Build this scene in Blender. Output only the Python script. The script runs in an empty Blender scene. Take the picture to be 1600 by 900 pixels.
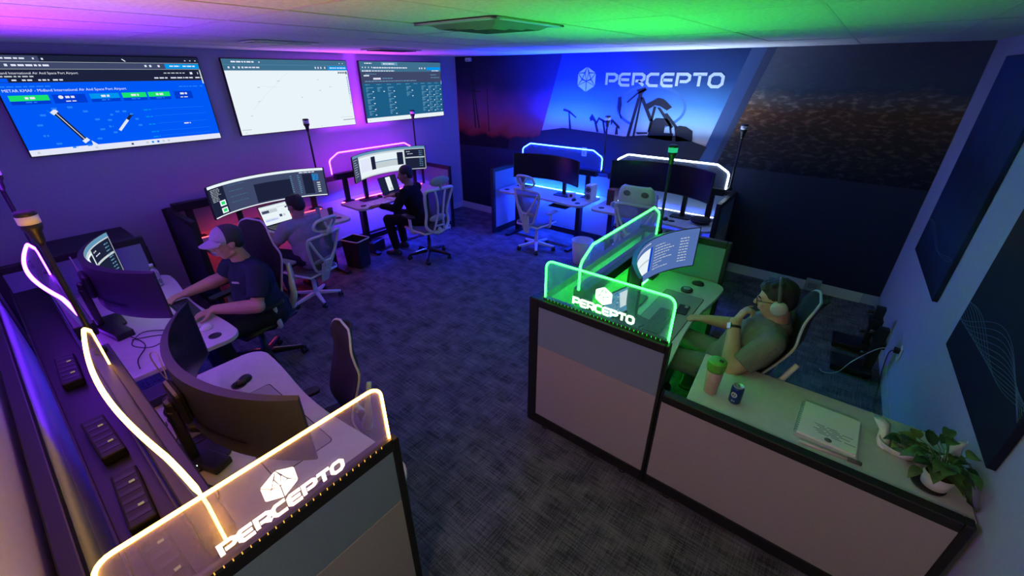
import bpy, math, random
from mathutils import Vector, Matrix, Euler
random.seed(7)
S = bpy.context.scene
C = S.collection
PI = math.pi
R = math.radians

# ------------------------------------------------------------------ camera
CAM_H = 2.45
pitch, yaw, roll = R(27.39), R(38.323), R(-0.148)
cp, sp = math.cos(pitch), math.sin(pitch)
Fw = Vector((-math.sin(yaw) * cp, math.cos(yaw) * cp, -sp))
R0 = Vector((math.cos(yaw), math.sin(yaw), 0))
U0 = R0.cross(Fw)
Rt = R0 * math.cos(roll) + U0 * math.sin(roll)
Up = U0 * math.cos(roll) - R0 * math.sin(roll)
cd = bpy.data.cameras.new('camera')
cam = bpy.data.objects.new('camera', cd)
C.objects.link(cam)
mw = Matrix((Rt, Up, -Fw)).transposed().to_4x4()
mw.translation = (0, 0, CAM_H)
cam.matrix_world = mw
cd.sensor_fit = 'HORIZONTAL'
cd.sensor_width = 36.0
cd.lens = 651.54 / 1600 * 36.0
cd.clip_start = 0.02
cd.clip_end = 60
S.camera = cam

# ------------------------------------------------------------------ light
S.view_settings.view_transform = 'Standard'
S.view_settings.look = 'None'
S.view_settings.exposure = 0.0
S.view_settings.gamma = 1.0
S.view_settings.use_curve_mapping = False
wd = bpy.data.worlds.new('world')
S.world = wd
wd.use_nodes = True
wd.node_tree.nodes['Background'].inputs[0].default_value = (0.07, 0.06, 0.13, 1)
wd.node_tree.nodes['Background'].inputs[1].default_value = 0.2


def area(name, loc, target, size, power, col, sizey=None):
    l = bpy.data.lights.new(name, 'AREA')
    l.energy = power
    l.color = col
    l.size = size
    if sizey:
        l.shape = 'RECTANGLE'
        l.size_y = sizey
    o = bpy.data.objects.new(name, l)
    C.objects.link(o)
    o.location = loc
    o.rotation_euler = (Vector(target) - Vector(loc)).to_track_quat('-Z', 'Y').to_euler()
    return o


# added unseen fill lamp behind the camera, brightens the low panels and near floor
area('added_fill_lamp', (0.1, -1.5, 2.5), (-0.2, 2.2, 0.3), 0.5, 20.0, (1.0, 0.80, 0.66))

# brightness of the LED edge tubes and strips
LED_GAIN = 1.0
LED = {
    'orange': (1.0, 0.42, 0.06), 'violet': (0.25, 0.025, 1.0), 'magenta': (0.50, 0.03, 1.0),
    'blue': (0.006, 0.028, 1.0), 'white': (0.58, 0.76, 1.0), 'green': (0.024, 1.0, 0.052),
    'red': (1.0, 0.04, 0.05), 'cyan': (0.05, 0.45, 1.0),
}
TUBE = {'orange': 20, 'violet': 42, 'magenta': 26, 'blue': 130, 'white': 14, 'green': 14}

# ------------------------------------------------------------------ materials
MATS = {}


def nt(name):
    m = bpy.data.materials.new(name)
    m.use_nodes = True
    return m, m.node_tree.nodes, m.node_tree.links


def mat(name, col, rough=0.5, metal=0.0, spec=0.5, noise=0.0, scale=40, bump=0.0, coat=0.0):
    if name in MATS:
        return MATS[name]
    m, n, l = nt(name)
    b = n['Principled BSDF']
    b.inputs['Base Color'].default_value = (*col, 1)
    b.inputs['Roughness'].default_value = rough
    b.inputs['Metallic'].default_value = metal
    b.inputs['Specular IOR Level'].default_value = spec
    b.inputs['Coat Weight'].default_value = coat
    if noise or bump:
        tc = n.new('ShaderNodeTexCoord')
        nz = n.new('ShaderNodeTexNoise')
        nz.inputs['Scale'].default_value = scale
        nz.inputs['Detail'].default_value = 4
        l.new(tc.outputs['Object'], nz.inputs['Vector'])
        if noise:
            r = n.new('ShaderNodeValToRGB')
            r.color_ramp.elements[0].position = 0.3
            r.color_ramp.elements[1].position = 0.7
            r.color_ramp.elements[0].color = (*[c * (1 - noise) for c in col], 1)
            r.color_ramp.elements[1].color = (*[min(1, c * (1 + noise)) for c in col], 1)
            l.new(nz.outputs['Fac'], r.inputs[0])
            l.new(r.outputs[0], b.inputs['Base Color'])
        if bump:
            bp = n.new('ShaderNodeBump')
            bp.inputs['Strength'].default_value = bump
            bp.inputs['Distance'].default_value = 0.01
            l.new(nz.outputs['Fac'], bp.inputs['Height'])
            l.new(bp.outputs[0], b.inputs['Normal'])
    MATS[name] = m
    return m


def emit(name, col, strength=1.0):
    if name in MATS:
        return MATS[name]
    m, n, l = nt(name)
    n.remove(n['Principled BSDF'])
    e = n.new('ShaderNodeEmission')
    e.inputs[0].default_value = (*col, 1)
    e.inputs[1].default_value = strength
    l.new(e.outputs[0], n['Material Output'].inputs[0])
    MATS[name] = m
    return m


def tube_mat(c):
    return emit('led_tube_' + c, LED[c], TUBE[c] * LED_GAIN)


def strip_mat(c, s):
    return emit('led_strip_%s_%g' % (c, s), LED[c], s * LED_GAIN)


def acrylic_mat():
    if 'acrylic' in MATS:
        return MATS['acrylic']
    m, n, l = nt('acrylic')
    n.remove(n['Principled BSDF'])
    t = n.new('ShaderNodeBsdfTransparent')
    t.inputs[0].default_value = (0.95, 0.97, 0.97, 1)
    d = n.new('ShaderNodeBsdfTranslucent')
    d.inputs[0].default_value = (0.9, 0.9, 0.9, 1)
    g = n.new('ShaderNodeBsdfGlossy')
    g.inputs['Roughness'].default_value = 0.05
    a = n.new('ShaderNodeMixShader')
    a.inputs[0].default_value = 0.12
    b = n.new('ShaderNodeMixShader')
    b.inputs[0].default_value = 0.03
    l.new(t.outputs[0], a.inputs[1])
    l.new(d.outputs[0], a.inputs[2])
    l.new(a.outputs[0], b.inputs[1])
    l.new(g.outputs[0], b.inputs[2])
    l.new(b.outputs[0], n['Material Output'].inputs[0])
    MATS['acrylic'] = m
    return m


def mesh_fabric(name, col, alpha):
    """woven chair mesh: fine holes let what is behind show"""
    if name in MATS:
        return MATS[name]
    m, n, l = nt(name)
    b = n['Principled BSDF']
    b.inputs['Base Color'].default_value = (*col, 1)
    b.inputs['Roughness'].default_value = 0.8
    b.inputs['Alpha'].default_value = alpha
    MATS[name] = m
    return m


black = mat('black_plastic', (0.012, 0.012, 0.014), 0.45)
black_frame = mat('black_frame', (0.010, 0.010, 0.011), 0.5)
black_metal = mat('black_metal', (0.014, 0.014, 0.016), 0.4, 0.3)
white_plastic = mat('white_plastic', (0.62, 0.64, 0.66), 0.42)
grey_plastic = mat('grey_plastic', (0.30, 0.31, 0.32), 0.45)
laminate = mat('pale_laminate', (0.52, 0.51, 0.48), 0.45, noise=0.05, scale=25)
screen_off = mat('dark_screen', (0.006, 0.006, 0.008), 0.25)
monitor_back = mat('monitor_back', (0.030, 0.030, 0.033), 0.42)
fabric_cool = mat('panel_fabric_cool_grey', (0.20, 0.27, 0.33), 0.9, spec=0.1, noise=0.08, scale=220, bump=0.2)
fabric_warm = mat('panel_fabric_warm_grey', (0.34, 0.315, 0.305), 0.9, spec=0.1, noise=0.08, scale=220, bump=0.2)
wall_paint = mat('wall_paint', (0.40, 0.41, 0.52), 0.75, spec=0.25, noise=0.03, scale=30, bump=0.12)
base_paint = mat('baseboard_paint', (0.55, 0.55, 0.56), 0.5)
chrome = mat('steel', (0.5, 0.5, 0.52), 0.25, 1.0)
mesh_dark = mesh_fabric('chair_mesh_dark', (0.035, 0.037, 0.042), 0.88)
mesh_grey = mesh_fabric('chair_mesh_grey', (0.16, 0.17, 0.19), 0.75)
cushion_dark = mat('seat_cushion', (0.04, 0.042, 0.048), 0.9, spec=0.1, noise=0.2, scale=300)
cable_mat = mat('cable', (0.012, 0.012, 0.013), 0.5)
paper = mat('paper', (0.75, 0.75, 0.73), 0.7)
wood = mat('brown_wood', (0.16, 0.06, 0.03), 0.5, noise=0.3, scale=30)


# ------------------------------------------------------------------ mesh helper
class MB:
    def __init__(s):
        s.v, s.f, s.m, s.sm = [], [], [], []

    def add(s, verts, faces, mi=0, smooth=False, M=None):
        o = len(s.v)
        for p in verts:
            p = Vector(p)
            s.v.append(M @ p if M else p)
        for f in faces:
            s.f.append([i + o for i in f])
            s.m.append(mi)
            s.sm.append(smooth)

    def box(s, x0, x1, y0, y1, z0, z1, mi=0, M=None):
        s.add([(x0, y0, z0), (x1, y0, z0), (x1, y1, z0), (x0, y1, z0), (x0, y0, z1), (x1, y0, z1), (x1, y1, z1), (x0, y1, z1)],
              [(0, 3, 2, 1), (4, 5, 6, 7), (0, 1, 5, 4), (1, 2, 6, 5), (2, 3, 7, 6), (3, 0, 4, 7)], mi, False, M)

    def beam(s, a, b, w, h, w2=None, h2=None, up=(0, 0, 1), mi=0, M=None):
        """tapered rectangular bar from a to b"""
        a, b = Vector(a), Vector(b)
        d = (b - a).normalized()
        u = Vector(up)
        if abs(d.dot(u)) > 0.98:
            u = Vector((0, 1, 0))
        r = d.cross(u).normalized()
        u = r.cross(d)
        w2 = w if w2 is None else w2
        h2 = h if h2 is None else h2
        vs = []
        for p, ww, hh in ((a, w, h), (b, w2, h2)):
            for sx, sy in ((-1, -1), (1, -1), (1, 1), (-1, 1)):
                vs.append(p + r * sx * ww / 2 + u * sy * hh / 2)
        s.add(vs, [(0, 3, 2, 1), (4, 5, 6, 7), (0, 1, 5, 4), (1, 2, 6, 5), (2, 3, 7, 6), (3, 0, 4, 7)], mi, False, M)

    def tube(s, pts, r, n=8, closed=False, mi=0, M=None, ry=None):
        pts = [Vector(p) for p in pts]
        k = len(pts)
        rs = r if isinstance(r, (list, tuple)) else [r] * k
        rings = []
        prev = None
        for i, p in enumerate(pts):
            if closed:
                t = pts[(i + 1) % k] - pts[i - 1]
            else:
                t = pts[min(i + 1, k - 1)] - pts[max(i - 1, 0)]
            t.normalize()
            if prev is None:
                u = Vector((0, 0, 1)) if abs(t.z) < 0.9 else Vector((1, 0, 0))
            else:
                u = prev
            u = (u - t * u.dot(t)).normalized()
            w = t.cross(u)
            prev = u
            r2 = rs[i] if ry is None else ry
            rings.append([p + u * math.cos(2 * PI * j / n) * rs[i] + w * math.sin(2 * PI * j / n) * r2 for j in range(n)])
        vs = [q for rg in rings for q in rg]
        fs = []
        for i in range(k if closed else k - 1):
            a, b = i * n, ((i + 1) % k) * n
            for j in range(n):
                fs.append((a + j, a + (j + 1) % n, b + (j + 1) % n, b + j))
        if not closed:
            fs.append(tuple(range(n - 1, -1, -1)))
            fs.append(tuple(range((k - 1) * n, k * n)))
        s.add(vs, fs, mi, True, M)

    def lathe(s, prof, n=24, mi=0, M=None, smooth=True):
        vs, fs = [], []
        for r, z in prof:
            for j in range(n):
                vs.append((r * math.cos(2 * PI * j / n), r * math.sin(2 * PI * j / n), z))
        for i in range(len(prof) - 1):
            for j in range(n):
                fs.append((i * n + j, i * n + (j + 1) % n, (i + 1) * n + (j + 1) % n, (i + 1) * n + j))
        fs.append(tuple(range(n - 1, -1, -1)))
        fs.append(tuple(range((len(prof) - 1) * n, len(prof) * n)))
        s.add(vs, fs, mi, smooth, M)

    def prism(s, poly, z0, z1, mi=0, M=None):
        """2-D outline (counter-clockwise) extruded along z"""
        n = len(poly)
        vs = [(x, y, z0) for x, y in poly] + [(x, y, z1) for x, y in poly]
        fs = [tuple(range(n - 1, -1, -1)), tuple(range(n, 2 * n))]
        fs += [(i, (i + 1) % n, n + (i + 1) % n, n + i) for i in range(n)]
        s.add(vs, fs, mi, False, M)

    def ell(s, c, r, n=16, m=10, mi=0, M=None):
        vs, fs = [], []
        for i in range(m + 1):
            a = PI * i / m
            for j in range(n):
                b = 2 * PI * j / n
                vs.append((c[0] + r[0] * math.sin(a) * math.cos(b), c[1] + r[1] * math.sin(a) * math.sin(b), c[2] + r[2] * math.cos(a)))
        for i in range(m):
            for j in range(n):
                fs.append((i * n + j, (i + 1) * n + j, (i + 1) * n + (j + 1) % n, i * n + (j + 1) % n))
        s.add(vs, fs, mi, True, M)

    def mesh(s, name, mats):
        me = bpy.data.meshes.new(name)
        me.from_pydata([tuple(v) for v in s.v], [], s.f)
        for m in (mats if isinstance(mats, (list, tuple)) else [mats]):
            me.materials.append(m)
        me.polygons.foreach_set('material_index', s.m)
        me.polygons.foreach_set('use_smooth', s.sm)
        me.update()
        return me

    def build(s, name, mats, parent=None, bevel=0.0):
        o = bpy.data.objects.new(name, s.mesh(name, mats))
        C.objects.link(o)
        if parent:
            o.parent = parent
        if bevel:
            b = o.modifiers.new('bevel', 'BEVEL')
            b.width = bevel
            b.segments = 2
            b.limit_method = 'ANGLE'
            b.angle_limit = R(40)
        return o


def tag(o, label, cat, group=None):
    o['label'] = label
    o['category'] = cat
    if group:
        o['group'] = group
    return o


def thing(name, label, cat, loc=(0, 0, 0), rz=0.0, group=None):
    o = bpy.data.objects.new(name, None)
    C.objects.link(o)
    o.empty_display_size = 0.1
    o.location = loc
    o.rotation_euler = (0, 0, rz)
    return tag(o, label, cat, group)


def struct(name, mb, m, bevel=0.0):
    o = mb.build(name, m, None, bevel)
    o['kind'] = 'structure'
    return o


def copy_tree(o, parent=None):
    c = o.copy()
    C.objects.link(c)
    if parent:
        c.parent = parent
    for ch in list(o.children):
        copy_tree(ch, c)
    return c


def rrect(x0, x1, y0, y1, r, n=5):
    out = []
    for cx, cy, a0 in ((x1 - r, y1 - r, 0), (x0 + r, y1 - r, 90), (x0 + r, y0 + r, 180), (x1 - r, y0 + r, 270)):
        for i in range(n + 1):
            a = R(a0 + 90 * i / n)
            out.append((cx + r * math.cos(a), cy + r * math.sin(a)))
    return out


def Mloc(x, y, z, rz=0, rx=0, ry=0):
    return Matrix.Translation((x, y, z)) @ Euler((rx, ry, rz)).to_matrix().to_4x4()


# ------------------------------------------------------------------ the room
XL, YB, ZC, YN = -6.005, 5.962, 2.69, -0.32
RW = [(0.72, 5.962), (0.875, 1.4), (0.93, -0.32)]     # the right wall is not quite square to the others

m_carpet, n, l = nt('carpet')
b = n['Principled BSDF']
b.inputs['Roughness'].default_value = 0.95
b.inputs['Specular IOR Level'].default_value = 0.1
tc = n.new('ShaderNodeTexCoord')


def stretched(sc, sx, sy, det=3):
    mp = n.new('ShaderNodeMapping')
    mp.inputs['Scale'].default_value = (sx, sy, 1)
    l.new(tc.outputs['Object'], mp.inputs[0])
    z = n.new('ShaderNodeTexNoise')
    z.inputs['Scale'].default_value = sc
    z.inputs['Detail'].default_value = det
    l.new(mp.outputs[0], z.inputs['Vector'])
    return z.outputs['Fac']


def mathn(op, a, bb):
    q = n.new('ShaderNodeMath')
    q.operation = op
    for i, x in enumerate((a, bb)):
        if isinstance(x, (int, float)):
            q.inputs[i].default_value = x
        else:
            l.new(x, q.inputs[i])
    return q.outputs[0]


wx = stretched(5, 1, 24)
wy = stretched(5, 24, 1)
pt = stretched(5.5, 1.0, 1.3, 4)
fn = stretched(130, 1, 1, 2)
mixv = mathn('ADD', mathn('ADD', mathn('MULTIPLY', wx, 0.34), mathn('MULTIPLY', wy, 0.26)), mathn('ADD', mathn('MULTIPLY', pt, 0.30), mathn('MULTIPLY', fn, 0.16)))
rp = n.new('ShaderNodeValToRGB')
rp.color_ramp.elements[0].position = 0.44
rp.color_ramp.elements[0].color = (0.034, 0.034, 0.040, 1)
rp.color_ramp.elements[1].position = 0.64
rp.color_ramp.elements[1].color = (0.175, 0.17, 0.17, 1)
l.new(mixv, rp.inputs[0])
l.new(rp.outputs[0], b.inputs['Base Color'])
bp = n.new('ShaderNodeBump')
bp.inputs['Strength'].default_value = 0.35
bp.inputs['Distance'].default_value = 0.006
l.new(fn, bp.inputs['Height'])
l.new(bp.outputs[0], b.inputs['Normal'])

mb = MB()
mb.box(XL - 0.1, 1.6, -2.4, YB + 0.1, -0.1, 0.0)
struct('floor', mb, m_carpet)

# ceiling: lay-in tiles in a thin metal grid
m_tile, n, l = nt('ceiling_tile')
b = n['Principled BSDF']
b.inputs['Roughness'].default_value = 0.9
b.inputs['Specular IOR Level'].default_value = 0.1
tc = n.new('ShaderNodeTexCoord')
nz = n.new('ShaderNodeTexNoise')
nz.inputs['Scale'].default_value = 45
nz.inputs['Detail'].default_value = 5
l.new(tc.outputs['Object'], nz.inputs['Vector'])
rp = n.new('ShaderNodeValToRGB')
rp.color_ramp.elements[0].position = 0.35
rp.color_ramp.elements[0].color = (0.56, 0.56, 0.56, 1)
rp.color_ramp.elements[1].position = 0.6
rp.color_ramp.elements[1].color = (0.68, 0.68, 0.68, 1)
l.new(nz.outputs['Fac'], rp.inputs[0])
l.new(rp.outputs[0], b.inputs['Base Color'])
bp = n.new('ShaderNodeBump')
bp.inputs['Strength'].default_value = 0.4
bp.inputs['Distance'].default_value = 0.004
l.new(nz.outputs['Fac'], bp.inputs['Height'])
l.new(bp.outputs[0], b.inputs['Normal'])
mb = MB()
GX = [-0.26 - 0.62 * k for k in range(-2, 10)]
GY = [1.09 + 1.24 * k for k in range(-3, 5)]
xs = sorted([XL - 0.1, 1.6] + GX)
ys = sorted([-2.4, YB + 0.1] + GY)
mb.box(XL - 0.1, 1.6, -2.4, YB + 0.1, ZC + 0.012, ZC + 0.12)
for i in range(len(xs) - 1):
    for j in range(len(ys) - 1):
        g = 0.003
        dz = random.uniform(-0.0025, 0.0025)
        mb.box(xs[i] + g, xs[i + 1] - g, ys[j] + g, ys[j + 1] - g, ZC + dz, ZC + 0.012)
struct('ceiling', mb, m_tile)
mb = MB()
for x in GX:
    mb.box(x - 0.008, x + 0.008, -2.4, YB, ZC - 0.0015, ZC + 0.008)
for y in GY:
    mb.box(XL, 1.6, y - 0.008, y + 0.008, ZC - 0.0015, ZC + 0.008)
struct('trim_1', mb, mat('ceiling_grid_metal', (0.55, 0.55, 0.55), 0.8))

mb = MB()
mb.box(XL - 0.12, XL, -0.45, YB + 0.1, 0, ZC + 0.1)
struct('wall_left', mb, wall_paint)
mb = MB()
mb.box(XL - 0.1, 1.0, YB, YB + 0.12, 0, ZC + 0.1)
struct('wall_back', mb, wall_paint)
mb = MB()
mb.prism([(RW[0][0], RW[0][1]), (RW[1][0], RW[1][1]), (RW[2][0], RW[2][1]), (1.6, -0.32), (1.6, 5.962)], 0, ZC + 0.1)
struct('wall_right', mb, wall_paint)
mb = MB()
mb.box(XL - 0.1, -1.02, YN - 0.12, YN, 0, ZC + 0.1)
mb.box(-1.02, 1.6, YN - 0.12, YN, 2.16, ZC + 0.1)
struct('wall_front', mb, wall_paint)
mb = MB()
mb.box(XL - 0.1, 1.6, -2.5, -2.4, 0, ZC + 0.1)
mb.box(1.5, 1.6, -2.4, YN, 0, ZC + 0.1)
mb.box(-2.6, -2.5, -2.4, YN - 0.12, 0, ZC + 0.1)
struct('wall_lobby', mb, wall_paint)
mb = MB()
mb.box(XL, XL + 0.012, YN, YB, 0, 0.11)
struct('baseboard_left', mb, base_paint)
mb = MB()
mb.box(XL, 0.56, YB - 0.012, YB, 0, 0.125)
struct('baseboard_back', mb, base_paint)
mb = MB()
for k in range(2):
    (ax, ay), (bx_, by) = RW[k], RW[k + 1]
    mb.beam((ax - 0.006, ay, 0.055), (bx_ - 0.006, by, 0.055), 0.012, 0.11)
struct('baseboard_right', mb, mat('baseboard_blue_paint', (0.40, 0.42, 0.46), 0.6))


# ------------------------------------------------------------------ lettering and the hexagon emblem
GLY = {
    'P': ([[(0, 0), (0, 1), (0.78, 1), (1, 0.85), (1, 0.55), (0.78, 0.38), (0.24, 0.38)]]),
    'E': ([[(1, 1), (0.2, 1), (0, 0.82), (0, 0.18), (0.2, 0), (1, 0)], [(0.05, 0.5), (0.92, 0.5)]]),
    'R': ([[(0, 0), (0, 1), (0.78, 1), (1, 0.85), (1, 0.58), (0.78, 0.40), (0.22, 0.40)], [(0.5, 0.40), (1.0, 0)]]),
    'C': ([[(1, 1), (0.25, 1), (0, 0.78), (0, 0.22), (0.25, 0), (1, 0)]]),
    'T': ([[(-0.05, 1), (1.05, 1)], [(0.5, 0.95), (0.5, 0)]]),
    'O': ([[(0.25, 0), (0, 0.22), (0, 0.78), (0.25, 1), (0.75, 1), (1, 0.78), (1, 0.22), (0.75, 0), 'c']]),
}


def ribbon(pts, w):
    closed = pts[-1] == 'c'
    P = [Vector(p) for p in (pts[:-1] if closed else pts)]
    k = len(P)
    L, Rr = [], []
    for i in range(k):
        a = P[i - 1] if (i or closed) else None
        c = P[(i + 1) % k] if (i < k - 1 or closed) else None
        d1 = (P[i] - a).normalized() if a is not None else None
        d2 = (c - P[i]).normalized() if c is not None else None
        d1 = d1 or d2
        d2 = d2 or d1
        n1 = Vector((-d1.y, d1.x))
        n2 = Vector((-d2.y, d2.x))
        nn = (n1 + n2).normalized()
        q = w / 2 / max(0.4, nn.dot(n1))
        L.append(P[i] + nn * q)
        Rr.append(P[i] - nn * q)
    quads = []
    for i in range(k if closed else k - 1):
        j = (i + 1) % k
        quads.append([Rr[i], Rr[j], L[j], L[i]])
    return quads


def word(mb, text, x0, y0, cw, ch, gap, w, M, t=0.002, mi=0):
    x = x0
    for chh in text:
        for st in GLY[chh]:
            pts = [p if p == 'c' else (x + p[0] * cw, y0 + p[1] * ch) for p in st]
            for q in ribbon(pts, w):
                mb.prism([(p.x, p.y) for p in q], 0, t, mi, M)
        x += cw + gap
    return x


def emblem(mb, cx, cy, r, M, t=0.002, gap=0.05, mi=0):
    q = 0.866
    T, UR, LR, B, LL, UL = (0, 1), (q, .5), (q, -.5), (0, -1), (-q, -.5), (-q, .5)
    A, Bq, Cc = (-.42, .02), (.42, .02), (0, -.12)
    D, E_ = (-0.2, .5), (0.2, .5)
    tris = [(T, UL, D), (UL, A, D), (T, D, Cc), (D, A, Cc), (T, Cc, E_), (E_, Cc, Bq), (T, E_, UR), (UR, E_, Bq),
            (UL, LL, A), (UR, Bq, LR), (A, LL, Cc), (Bq, Cc, LR), (LL, B, Cc), (Cc, B, LR)]
    for tr in tris:
        g = Vector(((tr[0][0] + tr[1][0] + tr[2][0]) / 3, (tr[0][1] + tr[1][1] + tr[2][1]) / 3))
        pp = []
        for p in tr:
            v = Vector(p)
            d = g - v
            v = v + d.normalized() * min(gap * 1.6, d.length * .5)
            pp.append((cx + v.x * r, cy + v.y * r))
        a2 = (pp[1][0] - pp[0][0]) * (pp[2][1] - pp[0][1]) - (pp[2][0] - pp[0][0]) * (pp[1][1] - pp[0][1])
        if a2 < 0:
            pp.reverse()
        mb.prism(pp, 0, t, mi, M)


def text_mesh(mb, s, x, y, h, M, mi=0):
    """plain sans lettering, cap height about h, laid flat"""
    cu = bpy.data.curves.new('t', 'FONT')
    cu.body = s
    cu.size = h * 1.35
    cu.resolution_u = 2
    o = bpy.data.objects.new('t', cu)
    C.objects.link(o)
    dg = bpy.context.evaluated_depsgraph_get()
    me = bpy.data.meshes.new_from_object(o.evaluated_get(dg))
    mb.add([(v.co.x + x, v.co.y + y, 0) for v in me.vertices], [tuple(p.vertices) for p in me.polygons], mi, False, M)
    w = max([v.co.x for v in me.vertices] + [0])
    bpy.data.objects.remove(o)
    bpy.data.curves.remove(cu)
    bpy.data.meshes.remove(me)
    return w


# ------------------------------------------------------------------ the printed wall mural
def print_mat(name, stops, z0, z1, nscale=3.0, namt=0.0, speck=0.0, rough=0.75, axis='Z', gain=1.0):
    """ink of a printed picture: colour bands from z0 up to z1 with mottling"""
    m, n, l = nt(name)
    b = n['Principled BSDF']
    b.inputs['Roughness'].default_value = rough
    b.inputs['Specular IOR Level'].default_value = 0.15
    tc = n.new('ShaderNodeTexCoord')
    sep = n.new('ShaderNodeSeparateXYZ')
    l.new(tc.outputs['Object'], sep.inputs[0])
    mr = n.new('ShaderNodeMapRange')
    mr.inputs[1].default_value = z0
    mr.inputs[2].default_value = z1
    l.new(sep.outputs[axis], mr.inputs[0])
    nz = n.new('ShaderNodeTexNoise')
    nz.inputs['Scale'].default_value = nscale
    nz.inputs['Detail'].default_value = 6
    l.new(tc.outputs['Object'], nz.inputs['Vector'])
    ma = n.new('ShaderNodeMath')
    ma.operation = 'MULTIPLY_ADD'
    l.new(nz.outputs['Fac'], ma.inputs[0])
    ma.inputs[1].default_value = namt
    l.new(mr.outputs[0], ma.inputs[2])
    sb = n.new('ShaderNodeMath')
    sb.operation = 'SUBTRACT'
    l.new(ma.outputs[0], sb.inputs[0])
    sb.inputs[1].default_value = namt * 0.5
    rp = n.new('ShaderNodeValToRGB')
    el = rp.color_ramp.elements
    while len(el) < len(stops):
        el.new(0.5)
    for e, (p, c) in zip(el, stops):
        e.position = p
        e.color = (*[x * gain for x in c], 1)
    l.new(sb.outputs[0], rp.inputs[0])
    out = rp.outputs[0]
    if speck:
        vz = n.new('ShaderNodeTexNoise')
        vz.inputs['Scale'].default_value = 14
        vz.inputs['Detail'].default_value = 8
        mp = n.new('ShaderNodeMapping')
        mp.inputs['Scale'].default_value = (0.8, 1, 2.0)
        l.new(tc.outputs['Object'], mp.inputs[0])
        l.new(mp.outputs[0], vz.inputs['Vector'])
        r2 = n.new('ShaderNodeValToRGB')
        r2.color_ramp.elements[0].position = 0.5
        r2.color_ramp.elements[0].color = (0.55, 0.55, 0.55, 1)
        r2.color_ramp.elements[1].position = 0.72
        r2.color_ramp.elements[1].color = (1 + speck, 1 + speck, 1 + speck, 1)
        l.new(vz.outputs['Fac'], r2.inputs[0])
        mx = n.new('ShaderNodeMixRGB')
        mx.blend_type = 'MULTIPLY'
        mk = n.new('ShaderNodeMapRange')
        mk.inputs[1].default_value = 0.72
        mk.inputs[2].default_value = 0.60
        mk.inputs[3].default_value = 0.12
        mk.inputs[4].default_value = 1.0
        l.new(sb.outputs[0], mk.inputs[0])
        l.new(mk.outputs[0], mx.inputs[0])
        l.new(out, mx.inputs[1])
        l.new(r2.outputs[0], mx.inputs[2])
        out = mx.outputs[0]
    l.new(out, b.inputs['Base Color'])
    return m


mural = thing('wall_mural', 'full-width printed mural of an oil field at dusk on the back wall', 'mural', (0, YB, 0))
MW = Matrix(((1, 0, 0, 0), (0, 0, -1, 0), (0, 1, 0, 0), (0, 0, 0, 1)))   # x right, y up, z out of the wall


def wall_poly(mb, pts, off, mi=0, t=0.0015):
    a = sum(pts[i][0] * pts[(i + 1) % len(pts)][1] - pts[(i + 1) % len(pts)][0] * pts[i][1] for i in range(len(pts)))
    p = list(pts) if a > 0 else list(reversed(pts))
    mb.prism(p, off, off + t, mi, MW)


navy = (0.012, 0.014, 0.030)
mb = MB()
wall_poly(mb, [(-5.975, 0.126), (0.715, 0.126), (0.715, 2.688), (-5.975, 2.688)], 0.001)
mb.build('dark_ground', print_mat('mural_ground', [(0, (0.014, 0.018, 0.040)), (0.5, (0.020, 0.027, 0.060)), (1, (0.035, 0.042, 0.075))], 0.1, 1.6, 1.5, 0.2), mural)
mb = MB()
wall_poly(mb, [(-5.975, 1.22), (-4.2, 1.26), (-4.10, 1.54), (-3.75, 2.688), (-5.975, 2.688)], 0.003)
mb.build('sunset_panel', print_mat('mural_sunset', [(0, (0.010, 0.010, 0.018)), (0.14, (0.02, 0.010, 0.018)), (0.20, (0.30, 0.035, 0.03)), (0.30, (0.34, 0.06, 0.09)), (0.46, (0.19, 0.06, 0.16)), (0.70, (0.028, 0.026, 0.065)), (1, (0.016, 0.016, 0.045))], 1.22, 2.69, 2.2, 0.28), mural)
mb = MB()
wall_poly(mb, [(-4.22, 1.15), (-1.66, 1.15), (-1.52, 1.50), (-1.235, 2.688), (-3.75, 2.688), (-4.10, 1.54)], 0.003)
mb.build('dusk_sky_panel', print_mat('mural_dusk', [(0, (0.012, 0.014, 0.03)), (0.27, (0.03, 0.035, 0.06)), (0.31, (0.55, 0.44, 0.36)), (0.37, (0.42, 0.52, 0.60)), (0.46, (0.22, 0.42, 0.62)), (0.60, (0.07, 0.22, 0.48)), (0.78, (0.025, 0.07, 0.22)), (1, (0.014, 0.03, 0.12))], 1.15, 2.69, 1.2, 0.04), mural)
mb = MB()
wall_poly(mb, [(-1.235, 2.688), (-1.62, 1.20), (-1.46, 1.20), (-1.075, 2.688)], 0.005)
wall_poly(mb, [(-1.075, 2.688), (-1.46, 1.20), (-1.40, 1.20), (-0.98, 2.688)], 0.005, 1)
mb.build('diagonal_band', [mat('mural_band_blue', (0.03, 0.07, 0.20), 0.75), mat('mural_band_dark', (0.025, 0.04, 0.10), 0.75)], mural)
mb = MB()
wall_poly(mb, [(-1.38, 1.38), (0.715, 1.36), (0.715, 2.688), (-0.985, 2.688)], 0.003)
mb.build('night_city_panel', print_mat('mural_city', [(0, (0.020, 0.024, 0.045)), (0.12, (0.05, 0.045, 0.05)), (0.3, (0.10, 0.065, 0.055)), (0.5, (0.24, 0.115, 0.06)), (0.60, (0.25, 0.20, 0.17)), (0.68, (0.085, 0.11, 0.15)), (1, (0.10, 0.11, 0.16))], 1.38, 2.69, 2.0, 0.22, speck=0.7), mural)
mb = MB()
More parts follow.
